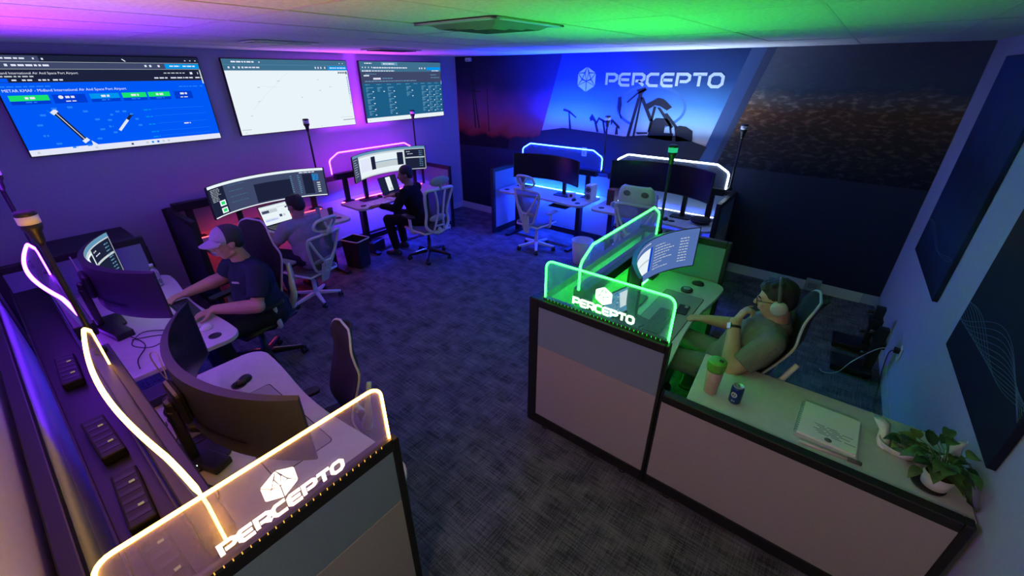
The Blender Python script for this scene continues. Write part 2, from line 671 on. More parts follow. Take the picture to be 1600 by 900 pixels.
for q in [
    [(-2.519, 2.136), (-2.479, 2.124), (-2.572, 1.622), (-2.616, 1.619)], [(-2.479, 2.124), (-2.45, 2.138), (-2.495, 1.628), (-2.527, 1.626)],
    [(-2.481, 2.137), (-2.436, 2.145), (-2.254, 1.849), (-2.307, 1.846)], [(-2.548, 2.229), (-2.424, 2.264), (-2.411, 2.231), (-2.457, 2.184), (-2.456, 2.125), (-2.512, 2.136), (-2.512, 2.19)],
    [(-2.429, 2.251), (-2.396, 2.232), (-2.525, 2.176), (-2.651, 2.064), (-2.669, 2.077), (-2.542, 2.189)],
    [(-2.805, 2.128), (-2.758, 2.143), (-2.737, 2.047), (-2.746, 1.92), (-2.704, 1.852), (-2.739, 1.864), (-2.796, 1.989)],
    [(-2.385, 2.06), (-2.234, 2.138), (-2.159, 2.127), (-2.111, 2.096), (-2.029, 2.034), (-2.093, 1.992), (-2.189, 2.041), (-2.264, 2.051), (-2.345, 1.994)],
    [(-2.277, 2.037), (-2.239, 2.032), (-2.286, 1.709), (-2.316, 1.706)], [(-2.23, 2.026), (-2.185, 2.021), (-1.973, 1.799), (-1.997, 1.77)],
    [(-2.115, 1.951), (-2.08, 1.96), (-1.917, 1.803), (-1.94, 1.774)],
    [(-2.288, 1.82), (-2.224, 1.892), (-2.062, 1.894), (-2.083, 1.805), (-2.09, 1.623), (-2.306, 1.636)],
    [(-2.062, 1.894), (-2.006, 1.824), (-1.973, 1.70), (-2.0, 1.70), (-2.03, 1.80), (-2.083, 1.805)], [(-2.1, 1.715), (-1.96, 1.715), (-1.96, 1.62), (-2.1, 1.62)],
    [(-1.957, 1.787), (-1.891, 1.818), (-1.806, 1.81), (-1.714, 1.764), (-1.697, 1.64), (-1.907, 1.62)],
    [(-4.10, 1.60), (-3.682, 1.672), (-3.111, 1.648), (-2.658, 1.623), (-2.376, 1.66), (-1.902, 1.69), (-1.50, 1.585), (-1.66, 1.15), (-4.22, 1.15)],
    [(-2.488, 1.694), (-2.316, 1.706), (-2.313, 1.685), (-2.452, 1.668)],
    [(-3.679, 1.951), (-3.581, 1.925), (-3.451, 1.84), (-3.459, 1.824), (-3.599, 1.901), (-3.697, 1.92)], [(-3.60, 1.92), (-3.58, 1.92), (-3.53, 1.66), (-3.57, 1.66)],
    [(-3.229, 1.837), (-3.19, 1.899), (-3.109, 1.799), (-3.095, 1.755), (-3.172, 1.81), (-3.207, 1.793)], [(-3.109, 1.80), (-3.08, 1.86), (-2.916, 1.796), (-2.931, 1.773), (-3.067, 1.824), (-3.095, 1.765)],
    [(-3.143, 1.782), (-3.107, 1.784), (-3.058, 1.652), (-3.094, 1.65)], [(-3.02, 1.82), (-2.99, 1.82), (-2.94, 1.64), (-2.97, 1.64)],
    [(-2.885, 1.827), (-2.853, 1.843), (-2.732, 1.749), (-2.736, 1.712), (-2.848, 1.8), (-2.868, 1.755)], [(-2.791, 1.745), (-2.766, 1.747), (-2.747, 1.64), (-2.797, 1.64)],
    # far pylons and scrub on the left picture
    [(-5.60, 2.42), (-5.585, 2.42), (-5.53, 1.55), (-5.56, 1.55)], [(-5.585, 2.42), (-5.57, 2.42), (-5.44, 1.55), (-5.47, 1.55)], [(-5.72, 2.33), (-5.40, 2.29), (-5.40, 2.275), (-5.72, 2.315)],
    [(-5.68, 2.18), (-5.40, 2.15), (-5.40, 2.135), (-5.68, 2.165)], [(-5.25, 2.2), (-5.24, 2.2), (-5.21, 1.5), (-5.23, 1.5)],
    [(-4.75, 1.42), (-4.6, 1.47), (-4.35, 1.45), (-4.12, 1.52), (-4.2, 1.25), (-4.8, 1.24)],
]:
    wall_poly(mb, q, 0.006)
mb.build('pump_silhouettes', mat('mural_silhouette', (0.007, 0.008, 0.016), 0.75), mural)
mb = MB()
ring = []
for k in range(25):
    a = R(-60 + 300 * k / 24)
    ring.append((-2.33 + 0.47 * math.cos(a), 2.02 + 0.26 * math.sin(a)))
for i in range(24):
    for q in ribbon([ring[i], ring[i + 1]], 0.035):
        wall_poly(mb, [(p.x, p.y) for p in q], 0.0047, 0, 0.0005)
mb.build('blurred_wheel', mat('mural_wheel', (0.045, 0.15, 0.36), 0.75), mural)
logo_ink = mat('mural_white_ink', (0.62, 0.70, 0.82), 0.6)
mb = MB()
emblem(mb, -3.325, 2.35, 0.168, MW @ Matrix.Translation((0, 0, 0.006)), 0.003, 0.045)
mb.build('emblem', logo_ink, mural)
mb = MB()
word(mb, 'PERCEPTO', -3.005, 2.285, 0.150, 0.135, 0.047, 0.035, MW @ Matrix.Translation((0, 0, 0.006)), 0.003)
mb.build('lettering', logo_ink, mural)


def wall_box(name, label, cat, c, sx, sy, sz, m, group=None, bevel=0.006):
    mb = MB()
    mb.box(-sx / 2, sx / 2, -sy / 2, sy / 2, -sz / 2, sz / 2)
    o = mb.build(name, m, None, bevel)
    o.location = c
    return tag(o, label, cat, group)


o = wall_box('wall_socket', 'pale socket plate on the mural above the blue-lit desk', 'wall socket', (-3.27, YB - 0.014, 1.35), 0.085, 0.012, 0.13, white_plastic)
mb = MB()
mb.box(-0.02, 0.02, -0.010, -0.005, -0.04, 0.04)
mb.build('outlet', grey_plastic, o, 0.003)
o = wall_box('wall_sensor', 'small pale sensor box under the ceiling near the left end of the mural', 'sensor', (-5.63, YB - 0.03, 2.64), 0.12, 0.05, 0.06, white_plastic, bevel=0.012)
mb = MB()
mb.ell((0, -0.026, -0.012), (0.022, 0.01, 0.012))
mb.build('lens', grey_plastic, o)
o = wall_box('floor_box', 'grey cable box on the white baseboard behind the man with headphones', 'cable box', (0.07, YB - 0.055, 0.10), 0.16, 0.08, 0.14, grey_plastic)
mb = MB()
mb.box(-0.05, 0.05, -0.046, -0.04, -0.03, 0.04)
mb.build('cover', mat('dull_grey', (0.2, 0.2, 0.2), 0.6), o, 0.003)


# two canvases on the right wall
def rwx(y):
    for k in range(2):
        (ax, ay), (bx_, by) = RW[k], RW[k + 1]
        if by <= y <= ay:
            return ax + (bx_ - ax) * (ay - y) / (ay - by)
    return RW[-1][0]


def canvas(y0, y1, label, mats, lines):
    c = thing('wall_canvas', label, 'canvas', (rwx((y0 + y1) / 2), (y0 + y1) / 2, 0), math.atan2(-(rwx(y1) - rwx(y0)), (y1 - y0)))
    w = (y1 - y0) / 2
    mb = MB()
    mb.box(-0.032, -0.002, -w, w, 0.96, 2.55)
    mb.build('printed_board', mats, c, 0.003)
    mb = MB()
    for k in range(lines):
        pts = []
        for i in range(31):
            t = i / 30
            yy = w * 0.98 - t * 2 * w * 0.98
            pts.append((-0.0335, yy, 1.22 + 0.10 * math.sin(3.2 * t + 0.4 + k * 0.05) * math.cos(k * 0.33 + 3 * t) + k * 0.012 * math.sin(2.5 * t)))
        mb.tube(pts, 0.0014, 4)
    mb.build('wave_lines', mat('canvas_line_ink', (0.07, 0.13, 0.19), 0.7), c)
    return c


canvas(3.97, 5.22, 'dark blue canvas on the right wall, the one nearer the mural corner',
       print_mat('canvas_blue_ink', [(0, (0.010, 0.014, 0.035)), (0.25, (0.02, 0.04, 0.10)), (0.5, (0.015, 0.02, 0.05)), (0.75, (0.03, 0.05, 0.14)), (1, (0.03, 0.06, 0.18))], 0.96, 2.55, 4, 0.35), 3)
canvas(2.19, 3.31, 'dark canvas with thin wave lines on the right wall, above the potted plant',
       print_mat('canvas_brown_ink', [(0, (0.010, 0.014, 0.03)), (0.25, (0.012, 0.018, 0.035)), (0.4, (0.02, 0.022, 0.03)), (0.6, (0.06, 0.04, 0.03)), (1, (0.08, 0.055, 0.04))], 0.96, 2.55, 3, 0.25), 12)

# ------------------------------------------------------------------ ceiling vents
v = thing('ceiling_vent', 'large square ceiling vent beside the green glow', 'vent', (-1.81, 2.10, ZC))
mb = MB()
for a, bq in ((0.30, 0.26),):
    for s in range(4):
        M = Mloc(0, 0, 0, s * PI / 2)
        mb.box(-a, a, bq, a, -0.012, -0.003, 0, M)
mb.build('frame', mat('vent_metal', (0.5, 0.5, 0.5), 0.45), v, 0.002)
for q in (0.20, 0.13, 0.06):
    mb = MB()
    for s in range(4):
        M = Mloc(0, 0, 0, s * PI / 2)
        mb.add([(-q - 0.05, q + 0.05, -0.006), (q + 0.05, q + 0.05, -0.006), (q, q, -0.03), (-q, q, -0.03)], [(0, 1, 2, 3), (3, 2, 1, 0)], 0, False, M)
    mb.build('louver', mat('vent_louver', (0.38, 0.38, 0.38), 0.5), v)
mb = MB()
mb.box(-0.26, 0.26, -0.26, 0.26, -0.004, -0.002)
mb.build('opening', mat('vent_dark', (0.02, 0.02, 0.02), 0.9), v)
v = thing('ceiling_vent', 'long ceiling vent near the left wall, above the magenta-lit desk', 'vent', (-4.6, 3.55, ZC))
mb = MB()
mb.box(-0.18, 0.18, -0.3, 0.3, -0.014, -0.003)
mb.build('frame', MATS['vent_metal'], v, 0.002)
for k in range(5):
    mb = MB()
    mb.box(-0.13 + k * 0.06, -0.10 + k * 0.06, -0.25, 0.25, -0.022, -0.013)
    mb.build('louver', MATS['vent_dark'], v)
v = thing('ceiling_vent', 'faint flat ceiling grille above the middle wall television', 'vent', (-4.2, 2.05, ZC))
mb = MB()
mb.box(-0.15, 0.15, -0.28, 0.28, -0.012, -0.003)
mb.build('frame', MATS['vent_metal'], v, 0.002)
for k in range(4):
    mb = MB()
    mb.box(-0.11 + k * 0.06, -0.08 + k * 0.06, -0.24, 0.24, -0.018, -0.011)
    mb.build('louver', MATS['vent_louver'], v)

# ------------------------------------------------------------------ wall televisions
SW = emit('screen_white', (0.86, 0.95, 1.0), 0.95)
SD = emit('screen_dark', (0.012, 0.016, 0.045), 1)
SSL = emit('screen_slate', (0.05, 0.065, 0.14), 1)
SB = emit('screen_blue', (0.0, 0.10, 0.93), 1)
SB2 = emit('screen_deep_blue', (0.0, 0.045, 0.62), 1)
SC = emit('screen_cyan', (0.0, 0.30, 0.85), 1)
SG = emit('screen_green', (0.01, 0.75, 0.16), 1)
SF = emit('screen_faint_blue', (0.02, 0.22, 0.95), 1)
ST = emit('screen_teal', (0.012, 0.11, 0.24), 1)
STX = emit('screen_text_teal', (0.12, 0.30, 0.48), 1)
SBA = emit('screen_bar_teal', (0.05, 0.16, 0.27), 1)
SGR = emit('screen_grey', (0.55, 0.62, 0.66), 1)
SPINK = emit('screen_white_tint', (0.80, 0.84, 1.0), 0.95)
SBL = emit('screen_steel_blue', (0.085, 0.16, 0.42), 1)
SMATS = [SW, SD, SSL, SB, SB2, SC, SG, SF, ST, STX, SBA, SGR, SPINK, SBL]
(kW, kD, kSL, kB, kB2, kC, kG, kF, kT, kTX, kBA, kGR, kP, kBL) = range(14)


class Scr:
    """flat or curved screen: u to the viewer's right, v downwards, both 0..1"""

    def __init__(s, w, h, f):
        s.mb, s.w, s.h, s.f = MB(), w, h, f

    def q(s, u0, u1, v0, v1, mi, off=0.0012, n=1):
        for i in range(n):
            a, b = u0 + (u1 - u0) * i / n, u0 + (u1 - u0) * (i + 1) / n
            s.mb.add([s.f(a, v1, off), s.f(b, v1, off), s.f(b, v0, off), s.f(a, v0, off)], [(0, 1, 2, 3)], mi)

    def poly(s, pts, mi, off=0.0018):
        s.mb.add([s.f(u, v, off) for u, v in pts], [tuple(range(len(pts)))], mi)

    def line(s, u0, v0, u1, v1, wd, mi, off=0.0018):
        d = Vector(((u1 - u0) * s.w, (v1 - v0) * s.h)).normalized() * wd / 2
        du, dv = -d.y / s.w, d.x / s.h
        s.poly([(u0 + du, v0 + dv), (u1 + du, v1 + dv), (u1 - du, v1 - dv), (u0 - du, v0 - dv)], mi, off)

    def words(s, u, v, length, h, mi, rnd, off=0.0024):
        x = u
        while x < u + length:
            w = rnd.uniform(0.010, 0.032)
            w = min(w, u + length - x)
            s.q(x, x + w, v, v + h, mi, off)
            x += w + 0.006


def tv(yc, label, draw):
    t = thing('wall_television', label, 'television', (XL, yc, 2.178), 0, 'televisions along the left wall')
    w, h = 1.60, 0.848
    mb = MB()
    mb.box(0.012, 0.052, -w / 2, w / 2, -h / 2, h / 2)
    mb.build('housing', black, t, 0.004)
    mb = MB()
    mb.box(0.001, 0.02, -0.3, 0.3, -0.2, 0.2)
    mb.build('wall_bracket', black_metal, t)
    w2, h2 = w - 0.018, h - 0.018
    s = Scr(w2, h2, lambda u, v, o: (0.0525 + o, (u - 0.5) * w2, (0.5 - v) * h2))
    draw(s)
    s.mb.build('screen', SMATS, t)
    return t


def tvM(s, u, v):
    return Matrix(((0, 0, 1, 0.0525 + 0.0026), (1, 0, 0, (u - 0.5) * s.w), (0, 1, 0, (0.5 - v) * s.h), (0, 0, 0, 1)))


def draw_weather(s):
    rnd = random.Random(1)
    s.q(0, 1, 0, 1, kB, 0)
    s.q(0, 1, 0, .062, kD)
    s.q(0, .215, .006, .062, kSL, .0016)
    s.words(.03, .025, .13, .014, kP, rnd)
    s.q(.19, .197, .024, .04, kP, .002)
    s.q(.225, .233, .026, .044, kP, .002)
    s.q(0, 1, .062, .135, kSL)
    s.q(0, 1, .062, .065, kGR, .0016)
    s.q(0, 1, .132, .135, kGR, .0016)
    s.q(.07, .082, .085, .107, kP, .002)
    s.words(.095, .088, .15, .018, kP, rnd)
    s.q(.80, .995, .072, .126, kC, .0018)
    s.words(.825, .09, .06, .014, kP, rnd)
    s.words(.90, .09, .075, .014, kP, rnd)
    for u in (.69, .715, .76):
        s.q(u, u + .011, .086, .108, kP, .002)
    for u in (.92, .95, .98):
        s.q(u, u + .007, .028, .04, kGR, .002)
    s.q(0, 1, .135, .262, kD)
    text_mesh(s.mb, 'Midland International Air And Space Port Airport', 0, 0, 0.020, tvM(s, .012, .182), kP)
    s.words(.012, .198, .15, .012, kGR, rnd)
    s.q(0, .055, .222, .258, kB, .0016)
    for u, ln in ((.07, .022), (.11, .045), (.175, .045), (.235, .045)):
        s.words(u, .232, ln, .014, kP, rnd)
    s.words(.78, .17, .12, .010, kGR, rnd)
    s.q(.93, .945, .165, .19, kP, .002)
    s.q(.975, .979, .165, .19, kP, .002)
    for u, ln in ((.72, .075), (.81, .08), (.895, .045), (.955, .035)):
        s.words(u, .222, ln, .014, kP, rnd)
    s.q(.99, .998, .14, .30, kGR, .002)
    s.words(.012, .295, .20, .012, kF, rnd)
    text_mesh(s.mb, 'METAR KMAF - Midland International Air And Space Port Airport', 0, 0, 0.0235, tvM(s, .012, .352), kP)
    for u, ln in ((.84, .04), (.885, .07), (.965, .025)):
        s.words(u, .325, ln, .012, kF, rnd)
    boxes = ((.025, .185, kG, .05), (.20, .345, kB2, .0), (.365, .505, kC, .04), (.52, .645, kG, .045), (.655, .775, kG, .045), (.80, .905, kB2, .0))
    for u0, u1, k, ln in boxes:
        s.q(u0, u1, .385, .475, kB2)
        s.q(u0, u1, .385, .440, k, .0016)
        c = (u0 + u1) / 2
        s.words(c - .018, .402, .04, .022, kP, rnd)
        s.words(c - .022, .450, .045, .010, kF if k != kB2 else kP, rnd)
    pts = [(.235 + .011 * math.cos(a * PI / 8), .412 + .018 * math.sin(a * PI / 8)) for a in range(16)]
    s.poly(pts, kP, .002)
    # runway, compass figures and the wind needle
    s.line(.178, .555, .262, .885, .034, kD)
    s.line(.178, .555, .262, .885, .006, kP, .0022)
    s.line(.172, .545, .184, .575, .05, kP, .0022)
    s.line(.256, .865, .266, .895, .05, kP, .0022)
    s.line(.150, .54, .285, .90, .004, kC, .0016)
    for k in range(12):
        a = 2 * PI * k / 12 + .2
        s.words(.225 + .135 * math.cos(a) - .01, .72 + .215 * math.sin(a), .024, .02, kF, rnd)
    for k in range(9):
        a = R(150 + 27 * k)
        s.words(.47 + .075 * math.cos(a), .73 + .155 * math.sin(a), .02, .02, kF, rnd)
    s.line(.44, .80, .50, .685, .022, kP)
    s.line(.50, .685, .525, .635, .022, kD)
    s.line(.525, .635, .53, .622, .04, kD)
    for v in (.58, .66, .75, .84, .90):
        s.words(.60, v, .04, .012, kC, rnd)
        s.line(.65, v, .95, v, .002, kF, .0014)
    s.words(.80, .765, .04, .014, kP, rnd)
    s.poly([(.285, .885), (.315, .95), (.300, .945), (.305, .985), (.295, .985), (.291, .945), (.283, .955)], kP, .0026)
    s.q(0, 1, .935, 1, kP, .0016)
    for k, u in enumerate((.03, .29, .47, .55, .58, .61, .64, .67)):
        s.q(u, u + .012, .955, .978, (kGR, kGR, kSL, kGR, kC, kB, kGR, kGR)[k], .0026)
    s.line(.585, .025, .60, .05, .008, kP, .003)


def draw_map(s):
    rnd = random.Random(2)
    s.q(0, 1, 0, 1, kW, 0)
    s.q(0, 1, 0, .07, kBA)
    s.q(0, .24, .008, .07, kBA, .0016)
    s.words(.06, .026, .16, .018, kP, rnd)
    s.q(.255, .263, .028, .045, kP, .002)
    s.q(0, 1, .07, .145, kBA)
    s.q(0, 1, .07, .073, kTX, .0016)
    for u in (.03, .065, .10, .125):
        s.q(u, u + .012, .095, .118, kP, .002)
    s.words(.145, .098, .11, .016, kP, rnd)
    for u in (.70, .725, .75, .785):
        s.q(u, u + .01, .093, .12, kP, .002)
    s.q(.82, .998, .082, .138, kC, .0018)
    s.words(.835, .10, .06, .016, kP, rnd)
    s.words(.905, .10, .08, .016, kP, rnd)
    for u in (.93, .96):
        s.q(u, u + .007, .035, .048, kP, .002)
    for k in range(4):
        s.q(.905 + k * .018, .917 + k * .018, .165, .19, kSL, .002)
    s.q(.978, .992, .16, .20, kSL, .002)
    for k in range(16):
        v = .24 + k * .028
        s.q(.982, .990, v, v + .018, rnd.choice([kC, kGR, kB, kC]), .002)
    SFAINT = kGR
    for u, v, w in ((.36, .28, .022), (.20, .36, .02), (.70, .27, .013), (.80, .38, .016), (.70, .43, .018), (.53, .52, .014), (.10, .74, .015), (.18, .55, .015)):
        s.q(u, u + w, v, v + .012, SFAINT, .0016)
    pts = [(.13, .66), (.20, .55), (.28, .42), (.33, .36), (.37, .30), (.42, .22), (.47, .17)]
    for a, b2 in zip(pts, pts[1:]):
        s.line(*a, *b2, .0018, kGR, .0016)
    s.line(.22, .35, .37, .37, .0015, kGR, .0016)
    s.q(.86, .985, .865, .870, kGR, .002)
    s.q(.88, .998, .905, .913, kSL, .002)
    s.q(.01, .08, .925, .936, kGR, .002)
    s.q(0, 1, .94, 1, kW, .0016)
    s.q(.03, .04, .965, .975, kGR, .002)
    s.q(.66, .664, .965, .975, kB, .002)


def draw_table(s):
    rnd = random.Random(3)
    s.q(0, 1, 0, 1, kT, 0)
    s.q(0, 1, 0, .06, kBA)
    s.q(.24, .43, .008, .06, kTX, .0014)
    s.words(.055, .022, .08, .016, kP, rnd)
    s.words(.26, .026, .13, .02, kP, rnd)
    s.q(0, 1, .06, .165, kBA)
    for u in (.025, .055, .09, .125):
        s.q(u, u + .01, .085, .105, kP, .002)
    s.words(.145, .09, .40, .018, kP, rnd)
    for u in (.70, .73, .77):
        s.q(u, u + .014, .092, .118, kP, .002)
    s.q(.80, .995, .085, .135, kC, .0018)
    s.words(.02, .14, .10, .02, kP, rnd)
    s.words(.125, .143, .26, .014, kP, rnd)
    s.words(.87, .14, .10, .016, kP, rnd)
    s.q(0, 1, .165, .35, kSL, .0008)
    s.q(.03, .09, .215, .235, kP, .002)
    s.words(.05, .195, .12, .01, kTX, rnd)
    s.q(.13, .215, .262, .29, kP, .002)
    s.words(.235, .265, .12, .016, kTX, rnd)
    s.words(.035, .31, .62, .016, kTX, rnd)
    s.words(.85, .215, .08, .012, kTX, rnd)
    s.words(.85, .265, .12, .012, kTX, rnd)
    cols = ((.03, 7, kTX), (.155, 1, kTX), (.275, 6, kTX), (.395, 0, kTX), (.505, 2, kTX), (.61, 0, kTX), (.705, 5, kTX), (.80, 5, kTX), (.895, 5, kTX))
    for u, nrow, k in cols:
        s.words(u, .365, .05, .012, kTX, rnd)
        v = .415
        for r_ in range(nrow):
            s.q(u + .005, u + rnd.uniform(.06, .085), v, v + .012, k, .002)
            for j in range(5):
                s.q(u + .005, u + rnd.uniform(.015, .05), v + .018 + j * .012, v + .025 + j * .012, k, .002)
            s.q(u + .072, u + .088, v + .065, v + .08, kP, .002)
            v += .098
            if v > .87:
                break
    s.q(.992, .997, .33, .40, kP, .002)
    s.q(0, 1, .925, 1, kW, .0016)
    s.q(.03, .036, .96, .97, kSL, .002)


tv(1.168, 'big wall television showing a blue airport weather page, leftmost of the three', draw_weather)
tv(2.988, 'middle wall television showing a nearly white map', draw_map)
tv(4.780, 'wall television showing teal columns of small text, nearest the mural', draw_table)

# ------------------------------------------------------------------ cubicle panels
PANEL_N = 0


def panel(label, p0, p1, h, split=0.745, t=0.055, fr=0.058, group=None, tiles=None, fl=None, frr=None):
    p0, p1 = Vector(p0), Vector(p1)
    d = p1 - p0
    L = d.length
    a = math.atan2(d.y, d.x)
    o = thing('cubicle_panel', label, 'partition', (p0.x, p0.y, 0), a, group)
    up, low = tiles or (fabric_cool, fabric_warm)
    mb = MB()
    fl = fr if fl is None else fl
    frr = fr * 0.6 if frr is None else frr
    mb.box(0, fl, -t / 2, t / 2, 0.02, h)
    mb.box(L - frr, L, -t / 2, t / 2, 0.02, h)
    mb.box(fl, L - frr, -t / 2, t / 2, h - fr, h)
    mb.box(fl, L - frr, -t / 2, t / 2, 0.02, 0.11)
    mb.build('frame', black_frame, o, 0.006)
    mb = MB()
    mb.box(fl, L - frr, -t / 2 + 0.004, t / 2 - 0.004, 0.11, min(split, h - fr) - 0.001)
    q = mb.build('lower_tile', low, o, 0.004)
    if h - fr > split + 0.05:
        mb = MB()
        mb.box(fl, L - frr, -t / 2 + 0.004, t / 2 - 0.004, split + 0.001, h - fr)
        mb.build('upper_tile', up, o, 0.004)
    for x in (fr + 0.1, L - 0.15):
        mb = MB()
        mb.lathe([(0.028, 0.0), (0.028, 0.012), (0.012, 0.016), (0.012, 0.03)], 12, 0, Matrix.Translation((x, 0, 0)))
        mb.build('foot', black_metal, o)
    return o


panel('cubicle panel in the left foreground under the orange lit screen', (-1.173, -0.27), (-1.173, 0.69), 1.11)
panel('long cubicle panel along the wall behind the two near left desks', (-4.9, -0.262), (-1.21, -0.262), 1.10)
panel('cubicle panel at the far end of the near left desks', (-4.955, -0.22), (-4.955, 0.74), 1.11)
panel('dark cubicle panel left of the desk with the open bright laptop', (-5.90, 1.19), (-5.08, 1.19), 1.10, tiles=(mat('panel_dark_fabric', (0.05, 0.05, 0.08), 0.9), mat('panel_dark_fabric', (0.05, 0.05, 0.08), 0.9)))
panel('cubicle panel right of the person in black, before the mural corner', (-5.90, 4.92), (-5.20, 4.92), 1.06)
panel('long cubicle panel along the left wall under the televisions', (-5.945, 1.15), (-5.945, 4.95), 1.08)
panel('cubicle panel at the left end of the mural wall desks, lit blue', (-4.42, 5.08), (-4.42, 5.84), 1.09)
panel('long cubicle panel along the mural wall behind the empty desks', (-4.45, 5.885), (-1.0, 5.885), 1.09)
panel('cubicle panel at the right end of the mural wall desks', (-1.03, 5.10), (-1.03, 5.84), 1.11)
panel('tall cubicle panel under the green lit sign, on the right', (-1.435, 2.03), (-0.487, 2.03), 1.112, fl=0.075, frr=0.02)
panel('cubicle panel running away behind the green lit screen', (-1.405, 2.065), (-1.405, 3.815), 1.10)
panel('cubicle panel at the far end of the green-lit desk', (-1.435, 3.85), (-0.60, 3.85), 1.125)
panel('low cubicle panel along the worktop with the blue can', (-0.483, 2.03), (0.835, 2.03), 0.787, split=0.9, fl=0.012)


# ------------------------------------------------------------------ desks
DZ = 0.75


def front_curve(w, d, bow=0.05, r=0.12):
    """outline of a desk top: user side is y=0, slightly hollowed in the middle"""
    pts = []
    n = 14
    hw = w / 2
    for i in range(7):
        a = R(180 + 90 * i / 6)
        pts.append((-hw + r + r * math.cos(a), r + r * math.sin(a)))
    for i in range(1, n):
        t = i / n
        x = -hw + r + (w - 2 * r) * t
        pts.append((x, bow * math.sin(PI * t) ** 2))
    for i in range(7):
        a = R(270 + 90 * i / 6)
        pts.append((hw - r + r * math.cos(a), r + r * math.sin(a)))
    pts += [(hw, d - 0.02), (hw - 0.02, d), (-hw + 0.02, d), (-hw, d - 0.02)]
    return pts


def desk(ws, w, d, label, glow=None, under=None, grommets=(), legs=True, h=DZ, bow=0.05, group='sit-stand desks'):
    o = thing('standing_desk', label, 'desk', (ws[0], ws[1], 0), ws[2], group)
    mb = MB()
    mb.prism(front_curve(w, d, bow), h - 0.032, h)
    mb.build('desk_top', laminate, o, 0.004)
    for s in (-1, 1):
        x = s * (w / 2 - 0.20)
        mb = MB()
        mb.box(x - 0.035, x + 0.035, d * 0.55 - 0.05, d * 0.55 + 0.05, 0.04, h - 0.06)
        mb.box(x - 0.03, x + 0.03, 0.08, d - 0.06, h - 0.06, h - 0.032)
        mb.build('leg', black_metal, o, 0.006)
        mb = MB()
        mb.beam((x, 0.02, 0.022), (x, d * 0.55, 0.03), 0.07, 0.03, 0.08, 0.05)
        mb.beam((x, d * 0.55, 0.03), (x, d - 0.02, 0.022), 0.08, 0.05, 0.07, 0.03)
        mb.build('foot', black_metal, o, 0.004)
    mb = MB()
    mb.box(-w / 2 + 0.235, w / 2 - 0.235, d * 0.55 - 0.02, d * 0.55 + 0.02, 0.18, 0.26)
    mb.box(-w / 2 + 0.235, w / 2 - 0.235, d * 0.55 - 0.03, d * 0.55 + 0.03, h - 0.075, h - 0.033)
    mb.build('cross_beam', black_metal, o, 0.004)
    for gx, gy in grommets:
        mb = MB()
        mb.lathe([(0.042, 0), (0.042, 0.004), (0.034, 0.006), (0.033, 0.002), (0.0, 0.002)], 24, 0, Matrix.Translation((gx, gy, h)))
        mb.build('grommet', black, o)
    if glow:
        mb = MB()
        mb.box(-w / 2 + 0.04, w / 2 - 0.04, d + 0.004, d + 0.014, h - 0.012, h + 0.004)
        mb.build('led_strip', strip_mat(*glow), o)
    if under:
        mb = MB()
        mb.box(-w / 2 + 0.05, w / 2 - 0.05, d - 0.03, d - 0.018, h - 0.046, h - 0.034)
        mb.build('under_glow_strip', strip_mat(*under), o)
    return o


def at(ws, lx, ly):
    c, s = math.cos(ws[2]), math.sin(ws[2])
    return ws[0] + lx * c - ly * s, ws[1] + lx * s + ly * c


def local(ws, x, y):
    c, s = math.cos(ws[2]), math.sin(ws[2])
    dx, dy = x - ws[0], y - ws[1]
    return dx * c + dy * s, -dx * s + dy * c


WS = {
    'orange': (-2.035, 0.79, PI), 'violet': (-3.99, 0.79, PI),
    'red': (-4.92, 2.06, PI / 2), 'magenta': (-5.15, 3.93, PI / 2),
    'blue': (-3.60, 5.13, 0.0), 'white': (-1.88, 5.13, 0.0),
    'green': (-0.55, 2.95, PI / 2),
}
desk(WS['orange'], 1.66, 0.68, 'near left desk behind the orange lit sign', None, None, [(0.52, 0.26), (-0.55, 0.3)])
desk(WS['violet'], 1.70, 0.68, 'near left desk where the man in the cap sits', ('violet', 12), ('blue', 60), [(-0.72, 0.14), (0.7, 0.16)])
desk(WS['red'], 1.62, 0.72, 'desk under the televisions with the open bright laptop', ('red', 10), ('red', 40), [(0.68, 0.15)])
desk(WS['magenta'], 1.60, 0.52, 'desk in the left corner where the person in black sits', ('red', 30), ('blue', 500), [(-0.66, 0.14)])
desk(WS['blue'], 1.56, 0.62, 'empty desk by the mural, lit blue from below', ('cyan', 40), ('blue', 700), [(0.66, 0.13), (-0.66, 0.14)])
desk(WS['white'], 1.62, 0.62, 'empty desk by the mural, lit white along its rear edge', ('white', 12), ('blue', 300), [(-0.68, 0.14), (0.3, 0.16)])
desk(WS['green'], 1.68, 0.60, 'green-lit desk in front of the man with headphones', ('green', 32), ('green', 50), [])

# ------------------------------------------------------------------ rear rails carrying the lit screens


def rail(ws, w, ly, label, glow=None, z0=1.085, z1=1.168):
    x, y = at(ws, 0, ly)
    o = thing('cable_rail', label, 'rail', (x, y, 0), ws[2], 'cable rails behind the desks')
    mb = MB()
    mb.box(-w / 2, w / 2, -0.045, 0.045, z0, z1)
    mb.build('rail_channel', black, o, 0.006)
    for s in (-1, 1):
        mb = MB()
        mb.box(s * (w / 2 - 0.14) - 0.035, s * (w / 2 - 0.14) + 0.035, -0.02, 0.02, DZ + 0.012, z0)
        mb.box(s * (w / 2 - 0.14) - 0.08, s * (w / 2 - 0.14) + 0.08, -0.06, 0.03, DZ, DZ + 0.012)
        mb.build('post', black, o, 0.004)
    if glow:
        mb = MB()
        mb.box(-w / 2 + 0.03, w / 2 - 0.03, 0.047, 0.056, z0, z0 + 0.012)
        mb.build('glow_strip', strip_mat(*glow), o)
    return o


UPL = {'orange': 9.0, 'violet': 44.0, 'magenta': 26.0, 'blue': 150.0, 'white': 15.0, 'green': 9.0}


